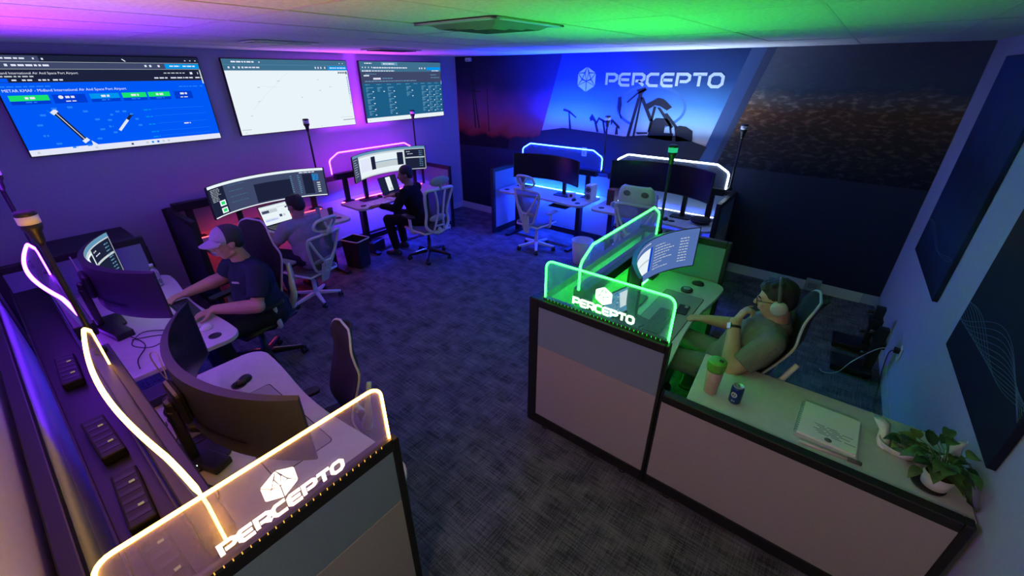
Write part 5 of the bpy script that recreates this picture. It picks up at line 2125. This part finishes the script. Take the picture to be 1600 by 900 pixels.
def crumple(name, label, cat, loc, pts_w, seed):
    t = thing(name, label, cat, loc)
    rnd = random.Random(seed)
    mb = MB()
    vs, fs = [], []
    n_, m_ = len(pts_w), 5
    for i, (p, w) in enumerate(pts_w):
        for j in range(m_):
            q = -1 + 2 * j / (m_ - 1)
            vs.append((p[0] + w * q + rnd.uniform(-.006, .006), p[1] + rnd.uniform(-.008, .008) + 0.02 * q * q, p[2] + rnd.uniform(0, .012)))
    for i in range(n_ - 1):
        for j in range(m_ - 1):
            a = i * m_ + j
            fs.append((a, a + 1, a + m_ + 1, a + m_))
    mb.add(vs, fs, 0, True)
    o = mb.build('paper_sheet', paper, t)
    so = o.modifiers.new('thick', 'SOLIDIFY')
    so.thickness = 0.0015
    return t


crumple('paper_napkin', 'crumpled white paper left of the plant', 'paper', (0.515, 2.36, WTZ), [((0.03, -0.06, 0.002), 0.03), ((0.02, -0.03, 0.012), 0.028), ((0.01, 0.0, 0.05), 0.022), ((-0.005, 0.04, 0.075), 0.03), ((-0.03, 0.08, 0.085), 0.026)], 3)
crumple('paper_napkin', 'crumpled white paper against the right wall behind the plant', 'paper', (0.765, 2.37, WTZ), [((0.0, -0.04, 0.002), 0.04), ((0.0, -0.02, 0.03), 0.032), ((0.01, 0.0, 0.075), 0.028), ((0.02, 0.015, 0.11), 0.022), ((0.03, 0.03, 0.135), 0.006)], 5)

# ------------------------------------------------------------------ green-lit desk
GD = WS['green']
t = thing('desk_mat', 'thin dark-edged mat on the green-lit desk', 'mat', (-0.79, 2.93, DZ), 0)
mb = MB()
mb.prism(rrect(-0.16, 0.16, -0.47, 0.47, 0.02), 0.0, 0.0025)
mb.build('mat_edge', mat('mat_edge_dark', (0.02, 0.022, 0.024), 0.8), t)
mb = MB()
mb.prism(rrect(-0.155, 0.155, -0.465, 0.465, 0.02), 0.0022, 0.0032)
mb.build('mat_surface', mat('mat_grey', (0.27, 0.28, 0.28), 0.8), t)


def mouse(label, x, y, z, rz, m=None):
    t = thing('computer_mouse', label, 'mouse', (x, y, z), rz)
    b = Blob()
    b.ell((0, 0, 0.010), (0.033, 0.055, 0.024))
    b.ell((0, -0.012, 0.014), (0.031, 0.040, 0.026))
    q = b.fuse('mouse_body', m or black, t, 0.004, 2)
    q.location.z = 0.0
    for v in q.data.vertices:
        v.co.z = max(0.0, v.co.z)
    mb = MB()
    mb.tube([(-0.004, 0.030, 0.031), (0.004, 0.030, 0.031)], 0.007, 10)
    mb.build('scroll_wheel', grey_plastic, t)
    return t


mouse('dark mouse at the far end of the green-lit desk', -0.76, 3.65, DZ, PI / 2)
t = thing('desk_puck', 'round dark puck on the green-lit desk by the mat', 'puck', (-0.80, 3.47, DZ))
mb = MB()
mb.lathe([(0.046, 0), (0.05, 0.004), (0.05, 0.018), (0.044, 0.024), (0.01, 0.026)], 26)
mb.build('puck_body', mat('puck_dark', (0.03, 0.034, 0.036), 0.5), t)
mb = MB()
mb.lathe([(0.03, 0.0255), (0.03, 0.027), (0.02, 0.0275)], 22)
mb.build('puck_top', grey_plastic, t)
t = thing('phone', 'dark phone on the mat of the green-lit desk', 'phone', (-0.715, 3.11, DZ + 0.0034), 0.1)
mb = MB()
mb.prism(rrect(-0.040, 0.040, -0.08, 0.08, 0.012), 0, 0.009)
mb.build('phone_body', black, t, 0.002)
mb = MB()
mb.prism(rrect(0.004, 0.03, 0.03, 0.068, 0.008), 0.009, 0.012)
mb.build('camera_bump', grey_plastic, t)


def keyboard(label, x, y, z, rz, m=None, w=0.42):
    t = thing('keyboard', label, 'keyboard', (x, y, z), rz)
    mb = MB()
    mb.prism(rrect(-w / 2, w / 2, -0.065, 0.065, 0.012), 0.0, 0.012)
    mb.build('key_tray', m or black, t, 0.002)
    mb = MB()
    for r_ in range(5):
        nk = 14
        for c_ in range(nk):
            x0 = -w / 2 + 0.012 + c_ * (w - 0.024) / nk
            mb.box(x0 + 0.0015, x0 + (w - 0.024) / nk - 0.0015, -0.056 + r_ * 0.0225, -0.036 + r_ * 0.0225, 0.012, 0.019)
    q = mb.build('keys', mat('key_dark', (0.03, 0.03, 0.033), 0.5), t)
    return t


keyboard('black keyboard on the mat of the green-lit desk', -0.80, 2.82, DZ + 0.0034, PI / 2)
t = thing('id_card', 'small pale card lying on the green-lit desk behind the sign', 'card', (-0.87, 2.36, DZ), 0.3)
mb = MB()
mb.box(-0.043, 0.043, -0.027, 0.027, 0, 0.0015)
mb.build('card_face', paper, t)
mb = MB()
mb.box(-0.035, -0.012, -0.02, 0.016, 0.0015, 0.0019)
mb.build('card_print', mat('print_grey', (0.13, 0.14, 0.16), 0.7), t)


def laptop(label, x, y, z, rz, draw, open_deg=105, w=0.34, d=0.23, sm=None):
    """local frame: user at -y, screen at the +y edge"""
    t = thing('laptop', label, 'laptop', (x, y, z), rz)
    dark = mat('laptop_dark', (0.03, 0.03, 0.034), 0.4, 0.3)
    mb = MB()
    mb.prism(rrect(-w / 2, w / 2, -d / 2, d / 2, 0.012), 0.0, 0.015)
    bs_ = mb.build('laptop_base', dark, t, 0.002)
    mb = MB()
    for r_ in range(5):
        for c_ in range(13):
            x0 = -w / 2 + 0.025 + c_ * (w - 0.05) / 13
            mb.box(x0 + 0.0015, x0 + (w - 0.05) / 13 - 0.0015, -0.015 + r_ * 0.02, 0.002 + r_ * 0.02, 0.015, 0.017)
    mb.build('keys', mat('key_dark', (0.03, 0.03, 0.033), 0.5), bs_)
    mb = MB()
    mb.box(-0.05, 0.05, -0.095, -0.03, 0.015, 0.0155)
    mb.build('touchpad', mat('touchpad_grey', (0.06, 0.06, 0.065), 0.35), bs_)
    hd = R(open_deg - 90)
    ML = Matrix.Translation((0, d / 2 - 0.006, 0.014)) @ Matrix.Rotation(-hd, 4, 'X')
    mb = MB()
    mb.box(-w / 2, w / 2, 0, 0.008, 0, d, 0, ML)
    mb.build('laptop_lid', dark, t, 0.002)
    s = Scr(w - 0.02, d - 0.022, lambda u, v, off: ML @ Vector(((u - 0.5) * (w - 0.02), -off - 0.0005, 0.012 + (1 - v) * (d - 0.022))))
    draw(s)
    s.mb.build('screen', SMATS, t)
    return t


def draw_page(s):
    rnd = random.Random(4)
    s.q(0, 1, 0, 1, kW, 0)
    s.q(0, 1, 0, .05, kGR, .001)
    s.q(.02, .98, .17, .19, kGR, .001)
    s.q(.03, .6, .22, .40, kGR, .001)
    s.q(.05, .3, .24, .38, kSL, .0015)
    s.q(.9, .98, .24, .32, kSL, .0015)
    s.q(.05, .55, .68, .84, kP, .001)
    s.words(.06, .70, .35, .03, kGR, rnd)
    s.words(.06, .76, .45, .03, kF, rnd)
    s.q(.60, .70, .58, .72, kSL, .0015)
    s.q(.74, .82, .60, .72, kGR, .0015)


def draw_portrait(s):
    rnd = random.Random(9)
    s.q(0, 1, 0, 1, kD, 0)
    s.q(.38, .66, .03, .95, kW, .001)
    for k in range(6):
        s.line(.42, .2 + k * .1, .6, .3 + k * .09, .003, kGR, .002)
    s.q(.5, .64, .75, .93, kGR, .0015)


def draw_map2(s):
    rnd = random.Random(10)
    s.q(0, 1, 0, 1, kTX, 0)
    for k in range(40):
        u, v = rnd.uniform(0, .9), rnd.uniform(0, .9)
        s.q(u, u + .07, v, v + .05, rnd.choice([kT, kGR, kBA, kC]), .001)
    s.q(.62, 1, .1, .75, kW, .0015)


laptop('open laptop with a bright white page below the wide dark monitor', -5.30, 2.16, DZ, PI / 2 + 0.12, draw_page, 108, 0.37, 0.25)
laptop('open dark laptop with a narrow picture on the corner desk', -5.46, 4.00, DZ, PI / 2 + 0.15, draw_portrait, 106, 0.38, 0.25)
laptop('small laptop showing a map under the monitor on the green-lit desk', -0.985, 2.66, DZ, PI / 2 - 0.25, draw_map2, 100, 0.30, 0.21)
t = thing('waste_bin', 'green-lit bin under the end of the green-lit desk', 'bin', (-0.66, 2.40, 0.0))
mb = MB()
mb.prism(rrect(-0.11, 0.11, -0.13, 0.13, 0.03), 0.0, 0.01)
out = rrect(-0.12, 0.12, -0.14, 0.14, 0.03)
inn = rrect(-0.112, 0.112, -0.132, 0.132, 0.028)
vs = [(x * .9, y * .9, 0.0) for x, y in out] + [(x, y, 0.34) for x, y in out] + [(x, y, 0.34) for x, y in inn] + [(x * .9, y * .9, 0.012) for x, y in inn]
k = len(out)
fs = [(i + j * k, (i + 1) % k + j * k, (i + 1) % k + (j + 1) * k, i + (j + 1) * k) for j in range(3) for i in range(k)]
mb.add(vs, fs)
mb.build('bin_body', mat('bin_pale', (0.45, 0.5, 0.45), 0.5), t)
mb = MB()
mb.ell((0.02, 0.01, 0.28), (0.07, 0.09, 0.05), 14, 8)
mb.build('rubbish', mat('rubbish_dark', (0.06, 0.06, 0.06), 0.7), t)


def cable(label, pts, r=0.0035, m=None):
    mb = MB()
    mb.tube(smooth_pts(pts, 5), r, 6)
    o = mb.build('cable', m or cable_mat, None)
    return tag(o, label, 'cable')


# ------------------------------------------------------------------ near left desks
mouse('dark mouse on the near left desk behind the big curved monitor', -2.56, 0.56, DZ, PI + 0.3)
t = thing('desk_mat', 'thin dark-outlined mat on the desk behind the orange lit sign', 'mat', (-2.06, 0.50, DZ), 0.0)
mb = MB()
mb.prism(rrect(-0.36, 0.36, -0.15, 0.15, 0.02), 0.0, 0.0025)
mb.build('mat_edge', MATS['mat_edge_dark'], t)
mb = MB()
mb.prism(rrect(-0.355, 0.355, -0.145, 0.145, 0.02), 0.0022, 0.0032)
mb.build('mat_surface', mat('mat_mauve', (0.34, 0.32, 0.32), 0.8), t)
t = thing('power_adapter', 'black power adapter on the desk beneath the orange light', 'adapter', (-2.02, 0.205, DZ), 0.35)
mb = MB()
mb.box(-0.075, 0.075, -0.045, 0.045, 0, 0.04)
mb.build('adapter_body', black, t, 0.008)
mb = MB()
mb.ell((-0.04, -0.045, 0.03), (0.004, 0.003, 0.004), 8, 6)
mb.build('pilot_light', emit('pilot_white', (0.8, 0.9, 1), 1.5), t)
t = thing('docking_station', 'dark box with pink glowing edges beside the near left monitor', 'docking station', (-2.79, 0.215, DZ), 0.1)
mb = MB()
mb.box(-0.07, 0.07, -0.09, 0.09, 0.004, 0.06)
mb.build('box_body', mat('dock_violet', (0.04, 0.035, 0.06), 0.35), t, 0.006)
mb = MB()
mb.box(-0.078, -0.070, -0.095, 0.095, 0.0, 0.008)
mb.box(-0.078, 0.075, -0.098, -0.090, 0.0, 0.008)
mb.build('glow_edge', emit('pink_led', (1.0, 0.10, 0.25), 3.0), t)
t = thing('monitor_arm_clamp', 'heavy black clamp and cable bundle behind the near left monitor', 'clamp', (-2.44, 0.215, DZ))
b = Blob()
b.cap((-0.10, -0.02, 0.05), (0.12, 0.02, 0.05), 0.04, 0.04)
b.cap((0.02, 0.0, 0.04), (0.0, -0.02, 0.18), 0.04, 0.03)
b.cap((-0.10, 0.02, 0.03), (0.08, -0.04, 0.12), 0.04, 0.03)
b.ell((0.13, 0.04, 0.05), (0.05, 0.04, 0.045))
q = b.fuse('clamp_body', black, t, 0.008, 4)
for v in q.data.vertices:
    v.co.z = max(0.0, v.co.z)
mb = MB()
mb.box(0.02, 0.03, -0.075, -0.069, 0.06, 0.085)
mb.build('metal_clip', chrome, t)
cable('looping dark cable on the near left desk by the black adapter', [(-2.33, 0.22, DZ + .02), (-2.26, 0.30, DZ + .008), (-2.18, 0.27, DZ + .05), (-2.22, 0.16, DZ + .02), (-2.32, 0.14, DZ + .008), (-2.38, 0.22, DZ + .05), (-2.28, 0.33, DZ + .006), (-2.14, 0.30, DZ + .006)])
cable('dark cable crossing the orange-lit desk behind the lit screen', [(-2.36, 0.18, DZ + .02), (-2.25, 0.15, DZ + .006), (-2.12, 0.14, DZ + .006), (-1.98, 0.12, DZ + .006), (-1.85, 0.16, DZ + .006), (-1.75, 0.13, DZ + .006)])
cable('short cable curled near the orange letters', [(-1.52, 0.18, DZ + .005), (-1.46, 0.24, DZ + .03), (-1.40, 0.20, DZ + .05), (-1.38, 0.14, DZ + .02), (-1.42, 0.10, DZ + .005)], 0.0025)
cable('pale cable hanging over the back of the nearest curved monitor', [(-2.58, 0.30, DZ + .03), (-2.60, 0.24, DZ + .20), (-2.62, 0.22, DZ + .36), (-2.58, 0.24, DZ + .40), (-2.52, 0.24, DZ + .36), (-2.42, 0.22, DZ + .15), (-2.36, 0.24, DZ + .01)], 0.0035, mat('cable_pale', (0.45, 0.42, 0.38), 0.5))
cable('pale cable hanging behind the monitor of the man in the cap', [(-4.66, 0.30, DZ + .03), (-4.68, 0.24, DZ + .25), (-4.66, 0.22, DZ + .38), (-4.58, 0.22, DZ + .40), (-4.48, 0.22, DZ + .2), (-4.42, 0.24, DZ + .01)], 0.0035, MATS['cable_pale'])
cable('dark cable lying across the violet-lit desk', [(-3.98, 0.18, DZ + .005), (-3.75, 0.26, DZ + .005), (-3.52, 0.30, DZ + .005), (-3.35, 0.22, DZ + .005), (-3.22, 0.20, DZ + .005)])
cable('dark cable looping on the violet-lit desk under the monitor', [(-3.66, 0.26, DZ + .01), (-3.58, 0.40, DZ + .01), (-3.46, 0.42, DZ + .03), (-3.42, 0.32, DZ + .02), (-3.56, 0.24, DZ + .02), (-3.72, 0.34, DZ + .01), (-3.60, 0.48, DZ + .006)])
t = thing('docking_station', 'black box with cables on the violet-lit desk', 'docking station', (-3.86, 0.22, DZ), 0.2)
mb = MB()
mb.box(-0.13, 0.13, -0.055, 0.055, 0, 0.05)
mb.build('box_body', black, t, 0.006)
mb = MB()
for k in range(4):
    mb.box(-0.09 + k * 0.05, -0.06 + k * 0.05, 0.055, 0.0565, 0.015, 0.028)
mb.build('ports', grey_plastic, t)
keyboard('black keyboard under the hands of the man in the cap', -3.86, 0.655, DZ, PI)
mouse('pale mouse by the right-hand monitor edge near the man in the cap', -3.42, 0.64, DZ, PI, white_plastic)
t = thing('water_bottle', 'clear plastic bottle on the desk beside the man in the cap', 'bottle', (-4.56, 0.66, DZ))
clr = nt('clear_plastic')
clr[1]['Principled BSDF'].inputs['Transmission Weight'].default_value = 0.85
clr[1]['Principled BSDF'].inputs['Roughness'].default_value = 0.15
clr[1]['Principled BSDF'].inputs['Base Color'].default_value = (0.8, 0.82, 0.85, 1)
mb = MB()
mb.lathe([(0.030, 0), (0.033, 0.006), (0.033, 0.06), (0.030, 0.07), (0.033, 0.08), (0.033, 0.14), (0.024, 0.17), (0.013, 0.185), (0.013, 0.195)], 20)
mb.build('bottle_body', clr[0], t)
mb = MB()
mb.lathe([(0.015, 0.193), (0.015, 0.212), (0.012, 0.213)], 16)
mb.build('bottle_cap', white_plastic, t)
t = thing('storage_cabinet', 'low black cabinet against the left wall beyond the near desks', 'cabinet', (-5.48, 0.45, 0))
mb = MB()
mb.box(-0.42, 0.40, -0.34, 0.30, 0.0, 1.0)
mb.build('cabinet_body', mat('cabinet_black', (0.015, 0.015, 0.02), 0.5), t, 0.006)
for k in (0, 1):
    mb = MB()
    mb.box(-0.41 + k * 0.405, -0.01 + k * 0.405, 0.30, 0.318, 0.03, 0.97)
    dr = mb.build('cabinet_door', MATS['cabinet_black'], t, 0.003)
    mb = MB()
    mb.box(-0.05 + k * 0.07, -0.035 + k * 0.07, 0.318, 0.34, 0.45, 0.6)
    mb.build('handle', chrome, dr, 0.003)
# cable tray with power strips behind the near lit screens
t = thing('cable_tray', 'black cable tray along the back of the near left desks', 'tray', (-2.75, -0.075, 0))
mb = MB()
mb.box(-1.95, 1.52, -0.085, 0.09, 0.955, 0.965)
mb.box(-1.95, 1.52, -0.09, -0.082, 0.955, 1.00)
mb.box(-1.95, 1.52, 0.083, 0.09, 0.955, 1.075)
mb.build('tray_channel', black, t)
for x0, x1, c_ in ((-1.93, 0.10, 'violet'), (0.12, 1.50, 'orange')):
    mb = MB()
    mb.box(x0, x1, -0.084, -0.076, 0.946, 0.955)
    mb.build('glow_strip', strip_mat(c_, 45 if c_ == 'violet' else 12), t)
for k in range(4):
    mb = MB()
    x = -1.8 + k * 1.05
    mb.beam((x, 0.0, 0.0), (x, 0.0, 0.955), 0.05, 0.03)
    mb.build('tray_post', black_metal, t)
for k, (x, lab) in enumerate(((-1.42, 'black power strip nearest the orange lit sign'), (-1.80, 'second black power strip from the orange lit sign'), (-2.28, 'black power strip under the far end of the orange lit screen'), (-3.05, 'black power strip behind the violet lit screen'))):
    t = thing('power_strip', lab, 'power strip', (x, -0.075, 0.965), 0.04 * (-1) ** k, 'power strips in the cable tray')
    mb = MB()
    mb.box(-0.17, 0.17, -0.042, 0.042, 0.001, 0.05)
    mb.build('strip_body', mat('strip_dark', (0.006, 0.006, 0.007), 0.6), t, 0.008)
    for j in range(6):
        mb = MB()
        mb.box(-0.135 + j * 0.05, -0.115 + j * 0.05, -0.032, 0.032, 0.05, 0.0515)
        sk = mb.build('socket', black, t)
        if j in (1, 4):
            mb = MB()
            mb.box(-0.131 + j * 0.05, -0.119 + j * 0.05, 0.004, 0.022, 0.0515, 0.0525)
            mb.build('socket_light', emit('socket_amber', (1.0, 0.75, 0.45), 0.3), sk)

# ------------------------------------------------------------------ left wall desks
t = thing('waste_bin', 'square black bin with a pale liner rim between the left wall desks', 'bin', (-5.10, 2.93, 0), 0.25)
mb = MB()
out = rrect(-0.155, 0.155, -0.125, 0.125, 0.03)
k = len(out)
vs = [(x * .85, y * .85, 0.0) for x, y in out] + [(x, y, 0.40) for x, y in out] + [(x * .93, y * .92, 0.40) for x, y in out] + [(x * .80, y * .8, 0.02) for x, y in out]
fs = [(i + j * k, (i + 1) % k + j * k, (i + 1) % k + (j + 1) * k, i + (j + 1) * k) for j in range(3) for i in range(k)]
fs += [tuple(range(k - 1, -1, -1)), tuple(range(3 * k, 4 * k))]
mb.add(vs, fs)
mb.build('bin_body', mat('bin_black', (0.012, 0.012, 0.014), 0.5), t)
mb = MB()
mb.tube([(x, y, 0.40) for x, y in out], 0.010, 6, True)
mb.build('liner_rim', mat('bin_liner', (0.55, 0.55, 0.58), 0.4), t)
t = thing('footrest_box', 'small black box on the floor under the corner desk', 'box', (-5.42, 3.42, 0), 0.3)
mb = MB()
mb.box(-0.10, 0.10, -0.14, 0.14, 0, 0.16)
mb.build('box_body', black, t, 0.01)
mb = MB()
mb.box(-0.085, 0.085, -0.12, 0.12, 0.16, 0.166)
mb.build('tread', mat('strip_dark', (0.006, 0.006, 0.007), 0.6), t)


def cup(label, x, y, z, col, h=0.09, r=0.036):
    t = thing('drinking_cup', label, 'cup', (x, y, z))
    m = mat('cup_%d_%d' % (col[0] * 100, col[1] * 100), col, 0.4)
    mb = MB()
    mb.lathe([(r * .8, 0), (r * .85, 0.003), (r, h), (r * .92, h), (r * .76, 0.01), (r * .1, 0.008)], 22)
    mb.build('cup_body', m, t)
    mb = MB()
    mb.tube([(r * .9 + 0.022 * math.sin(a), 0, h * .5 + 0.028 * math.cos(a)) for a in [PI * i / 8 for i in range(9)]], 0.004, 6)
    mb.build('handle', m, t)
    return t


cup('dark cup at the right end of the desk with the bright laptop', -5.28, 2.76, DZ, (0.05, 0.05, 0.07))
cup('pale cup near the back of the desk with the bright laptop', -5.36, 2.63, DZ, (0.35, 0.35, 0.38), 0.11, 0.03)
t = thing('phone', 'pale phone beside the person in the pale shirt', 'phone', (-5.10, 2.50, DZ), 0.5)
mb = MB()
mb.prism(rrect(-0.038, 0.038, -0.075, 0.075, 0.01), 0, 0.009)
mb.build('phone_body', grey_plastic, t, 0.002)
mb = MB()
mb.prism(rrect(-0.034, 0.034, -0.07, 0.07, 0.008), 0.009, 0.0095)
mb.build('phone_glass', mat('phone_glass_grey', (0.22, 0.23, 0.25), 0.2), t)
for k, (x, y, a, lab) in enumerate(((-5.30, 3.40, 0.5, 'sheet of paper near the left end of the corner desk'), (-5.27, 3.52, 0.15, 'sheet of paper under the reaching hand of the person in black'))):
    t = thing('paper_sheet', lab, 'paper', (x, y, DZ + 0.0004 * k), a)
    mb = MB()
    mb.box(-0.105, 0.105, -0.148, 0.148, 0, 0.0008)
    mb.build('page', paper, t)
    mb = MB()
    for j in range(9):
        mb.box(-0.085, -0.085 + 0.12 + 0.04 * ((j * 7) % 3) / 2, 0.11 - j * 0.025, 0.116 - j * 0.025, 0.0008, 0.0010)
    mb.build('print', MATS['print_grey'], t)
mouse('dark mouse on the corner desk left of the laptop', -5.50, 3.70, DZ, PI / 2)

# ------------------------------------------------------------------ desks along the mural
t = thing('mini_computer', 'white upright box with two fans at the right end of the blue-lit desk', 'computer', (-2.872, 5.52, DZ))
mb = MB()
mb.box(-0.05, 0.05, -0.09, 0.09, 0, 0.24)
mb.build('case_body', white_plastic, t, 0.006)
for k in (0, 1):
    mb = MB()
    M = Mloc(0.0, -0.09, 0.07 + k * 0.105, 0, PI / 2)
    mb.tube([(0.036 * math.cos(a), 0.036 * math.sin(a), 0.001) for a in [2 * PI * i / 20 for i in range(20)]], 0.005, 6, True, 0, M)
    for j in range(7):
        a = 2 * PI * j / 7
        mb.beam((0.008 * math.cos(a), 0.008 * math.sin(a), 0.001), (0.034 * math.cos(a + .5), 0.034 * math.sin(a + .5), 0.001), 0.008, 0.002, 0.014, 0.002, (0, 0, 1), 0, M)
    mb.lathe([(0.009, 0), (0.009, 0.004), (0.004, 0.005)], 12, 0, M)
    mb.build('fan', black, t)
t = thing('desk_speaker', 'small white speaker behind the chair on the blue-lit desk', 'speaker', (-3.18, 5.50, DZ), 0.2)
mb = MB()
mb.prism(rrect(-0.06, 0.06, -0.04, 0.04, 0.02), 0, 0.07)
mb.build('speaker_body', white_plastic, t, 0.006)
mb = MB()
mb.lathe([(0.024, 0), (0.024, 0.003), (0.006, 0.001)], 18, 0, Mloc(0, -0.04, 0.035, 0, PI / 2))
mb.build('speaker_cone', black, t)
mouse('dark mouse on the blue-lit desk beside the monitor stand', -3.06, 5.36, DZ, 0.2)
t = thing('under_desk_tray', 'black keyboard tray hanging under the blue-lit desk', 'tray', (-3.22, 5.22, 0))
mb = MB()
mb.box(-0.16, 0.14, -0.06, 0.10, 0.655, 0.67)
mb.box(-0.12, -0.10, 0.0, 0.10, 0.67, 0.7175)
mb.box(0.08, 0.10, 0.0, 0.10, 0.67, 0.7175)
mb.build('tray_plate', black_metal, t, 0.003)
mb = MB()
mb.prism(rrect(-0.13, 0.11, -0.045, 0.045, 0.01), 0.67, 0.682)
mb.build('tray_keyboard', black, t)
t = thing('waste_bin', 'round pale bin beside the leg of the blue-lit desk', 'bin', (-2.66, 4.98, 0))
mb = MB()
mb.lathe([(0.115, 0), (0.12, 0.005), (0.15, 0.33), (0.145, 0.33), (0.112, 0.012), (0.01, 0.01)], 30)
mb.build('bin_body', mat('bin_translucent', (0.6, 0.64, 0.68), 0.4), t)
mb = MB()
mb.tube([(0.148 * math.cos(a), 0.148 * math.sin(a), 0.332) for a in [2 * PI * i / 30 for i in range(30)]], 0.006, 6, True)
mb.build('bin_rim', white_plastic, t)
t = thing('wooden_speaker', 'upright brown wooden box at the left end of the white-lit desk', 'speaker', (-2.52, 5.50, DZ))
mb = MB()
mb.box(-0.055, 0.055, -0.06, 0.06, 0, 0.23)
mb.build('wood_case', wood, t, 0.004)
mb = MB()
mb.box(-0.045, 0.045, -0.064, -0.06, 0.015, 0.215)
mb.build('grille', mat('grille_brown', (0.09, 0.035, 0.02), 0.9), t)
t = thing('desk_clock', 'small round white clock on the white-lit desk beside the brown box', 'clock', (-2.43, 5.38, DZ), 0.4)
mb = MB()
mb.lathe([(0.045, 0), (0.045, 0.02), (0.04, 0.024), (0.036, 0.018), (0.005, 0.018)], 26, 0, Mloc(0, 0.01, 0.045, 0, PI / 2))
mb.build('clock_case', white_plastic, t)
mb = MB()
mb.lathe([(0.034, 0.0185), (0.034, 0.0195), (0.004, 0.0195)], 24, 0, Mloc(0, 0.01, 0.045, 0, PI / 2))
mb.build('clock_face', mat('clock_face_blue', (0.25, 0.32, 0.5), 0.5), t)
t = thing('coaster', 'round white coaster on the white-lit desk', 'coaster', (-2.30, 5.30, DZ))
mb = MB()
mb.lathe([(0.062, 0), (0.065, 0.003), (0.065, 0.008), (0.058, 0.010), (0.05, 0.008), (0.01, 0.008)], 28)
mb.build('coaster_disc', white_plastic, t)
cup('tall pale cup between the brown box and the chair on the white-lit desk', -2.36, 5.50, DZ, (0.5, 0.5, 0.5), 0.17, 0.032)
t = thing('figurine', 'small white standing figurine on the white-lit desk', 'figurine', (-1.92, 5.62, DZ))
b = Blob()
b.cap((-0.022, 0, 0.012), (-0.008, 0, 0.09), 0.012, 0.013)
b.cap((0.026, 0, 0.012), (0.008, 0, 0.09), 0.012, 0.013)
b.cap((0, 0, 0.09), (0, 0, 0.14), 0.018, 0.022)
b.cap((0, 0, 0.14), (0.04, 0, 0.175), 0.010, 0.008)
b.cap((0, 0, 0.14), (-0.035, 0, 0.10), 0.010, 0.008)
b.ell((0, 0, 0.185), (0.022, 0.022, 0.026))
q = b.fuse('figure', mat('figure_white', (0.7, 0.72, 0.75), 0.5), t, 0.005, 2)
mb = MB()
mb.lathe([(0.05, 0), (0.05, 0.006), (0.04, 0.008)], 20)
mb.build('figure_base', black, t)
t = thing('docking_station', 'flat black box on the white-lit desk under the monitor', 'docking station', (-1.93, 5.42, DZ), -0.1)
mb = MB()
mb.box(-0.14, 0.14, -0.06, 0.06, 0.0, 0.035)
mb.build('box_body', black, t, 0.005)
mb = MB()
for k in range(5):
    mb.box(-0.11 + k * 0.045, -0.085 + k * 0.045, -0.0612, -0.06, 0.012, 0.022)
mb.build('ports', grey_plastic, t)
t = thing('headphone_case', 'round black case at the right end of the white-lit desk', 'case', (-1.26, 5.40, DZ), 0.2)
b = Blob()
b.ell((0, 0, 0.05), (0.125, 0.10, 0.05))
q = b.fuse('case_shell', mat('case_black', (0.014, 0.014, 0.015), 0.8), t, 0.008, 3)
for v in q.data.vertices:
    v.co.z = max(0.001, v.co.z)
mb = MB()
mb.tube([(0.127 * math.cos(a), 0.102 * math.sin(a), 0.05) for a in [2 * PI * i / 30 for i in range(30)]], 0.004, 6, True)
mb.build('zip', mat('zip_grey', (0.05, 0.05, 0.05), 0.5), t)
cable('thin dark cable across the back of the white-lit desk', [(-1.75, 5.66, DZ + .004), (-1.62, 5.60, DZ + .004), (-1.48, 5.66, DZ + .004), (-1.36, 5.58, DZ + .004)], 0.003)
mouse('dark mouse on the white-lit desk behind the chair', -1.66, 5.30, DZ, 0.1)

# ------------------------------------------------------------------ by the right wall
for (x, y, lab) in ((0.56, 4.80, 'dark steel desk foot on the floor by the right wall, the farther one'), (0.58, 4.36, 'dark steel desk foot on the floor by the right wall, the nearer one')):
    t = thing('desk_frame_foot', lab, 'desk frame', (x, y, 0), 0.05)
    mb = MB()
    mb.box(-0.20, 0.10, -0.13, 0.11, 0.03, 0.075)
    mb.build('foot_plate', black_metal, t, 0.004)
    for sx in (-0.17, 0.07):
        mb = MB()
        mb.box(sx - 0.02, sx + 0.02, -0.10, 0.08, 0.0, 0.03)
        mb.build('foot', black, t)
    mb = MB()
    mb.box(0.03, 0.10, -0.03, 0.04, 0.075, 0.48)
    mb.box(0.015, 0.115, -0.05, 0.06, 0.30, 0.36)
    mb.build('column', black_metal, t, 0.004)
    for z in (0.20, 0.42):
        mb = MB()
        mb.tube([(0.02, 0, z), (-0.02, 0, z)], 0.018, 12)
        mb.build('knob', black, t)
t = thing('wall_socket', 'wall socket with a black plug low on the right wall', 'wall socket', (rwx(4.2) - 0.006, 4.2, 0.37))
mb = MB()
mb.box(-0.005, 0.004, -0.04, 0.04, -0.06, 0.06)
mb.build('socket_plate', white_plastic, t, 0.002)
mb = MB()
mb.box(-0.045, -0.005, -0.022, 0.022, 0.0, 0.04)
mb.build('plug', black, t, 0.006)
xw = rwx(4.2)
cable('black cord hanging from the plug on the right wall', [(xw - 0.05, 4.2, 0.385), (xw - 0.075, 4.17, 0.36), (xw - 0.07, 4.12, 0.22), (xw - 0.055, 4.04, 0.08), (xw - 0.06, 3.9, 0.006), (xw - 0.05, 3.6, 0.006), (xw - 0.04, 3.3, 0.006)], 0.004)
cable('pale cord drooping from the plug to the floor by the black desk feet', [(xw - 0.05, 4.21, 0.39), (xw - 0.14, 4.2, 0.36), (xw - 0.27, 4.12, 0.22), (xw - 0.34, 4.08, 0.09), (xw - 0.42, 4.12, 0.02), (xw - 0.46, 4.18, 0.006)], 0.0035, mat('cable_pale', (0.45, 0.42, 0.38), 0.5))
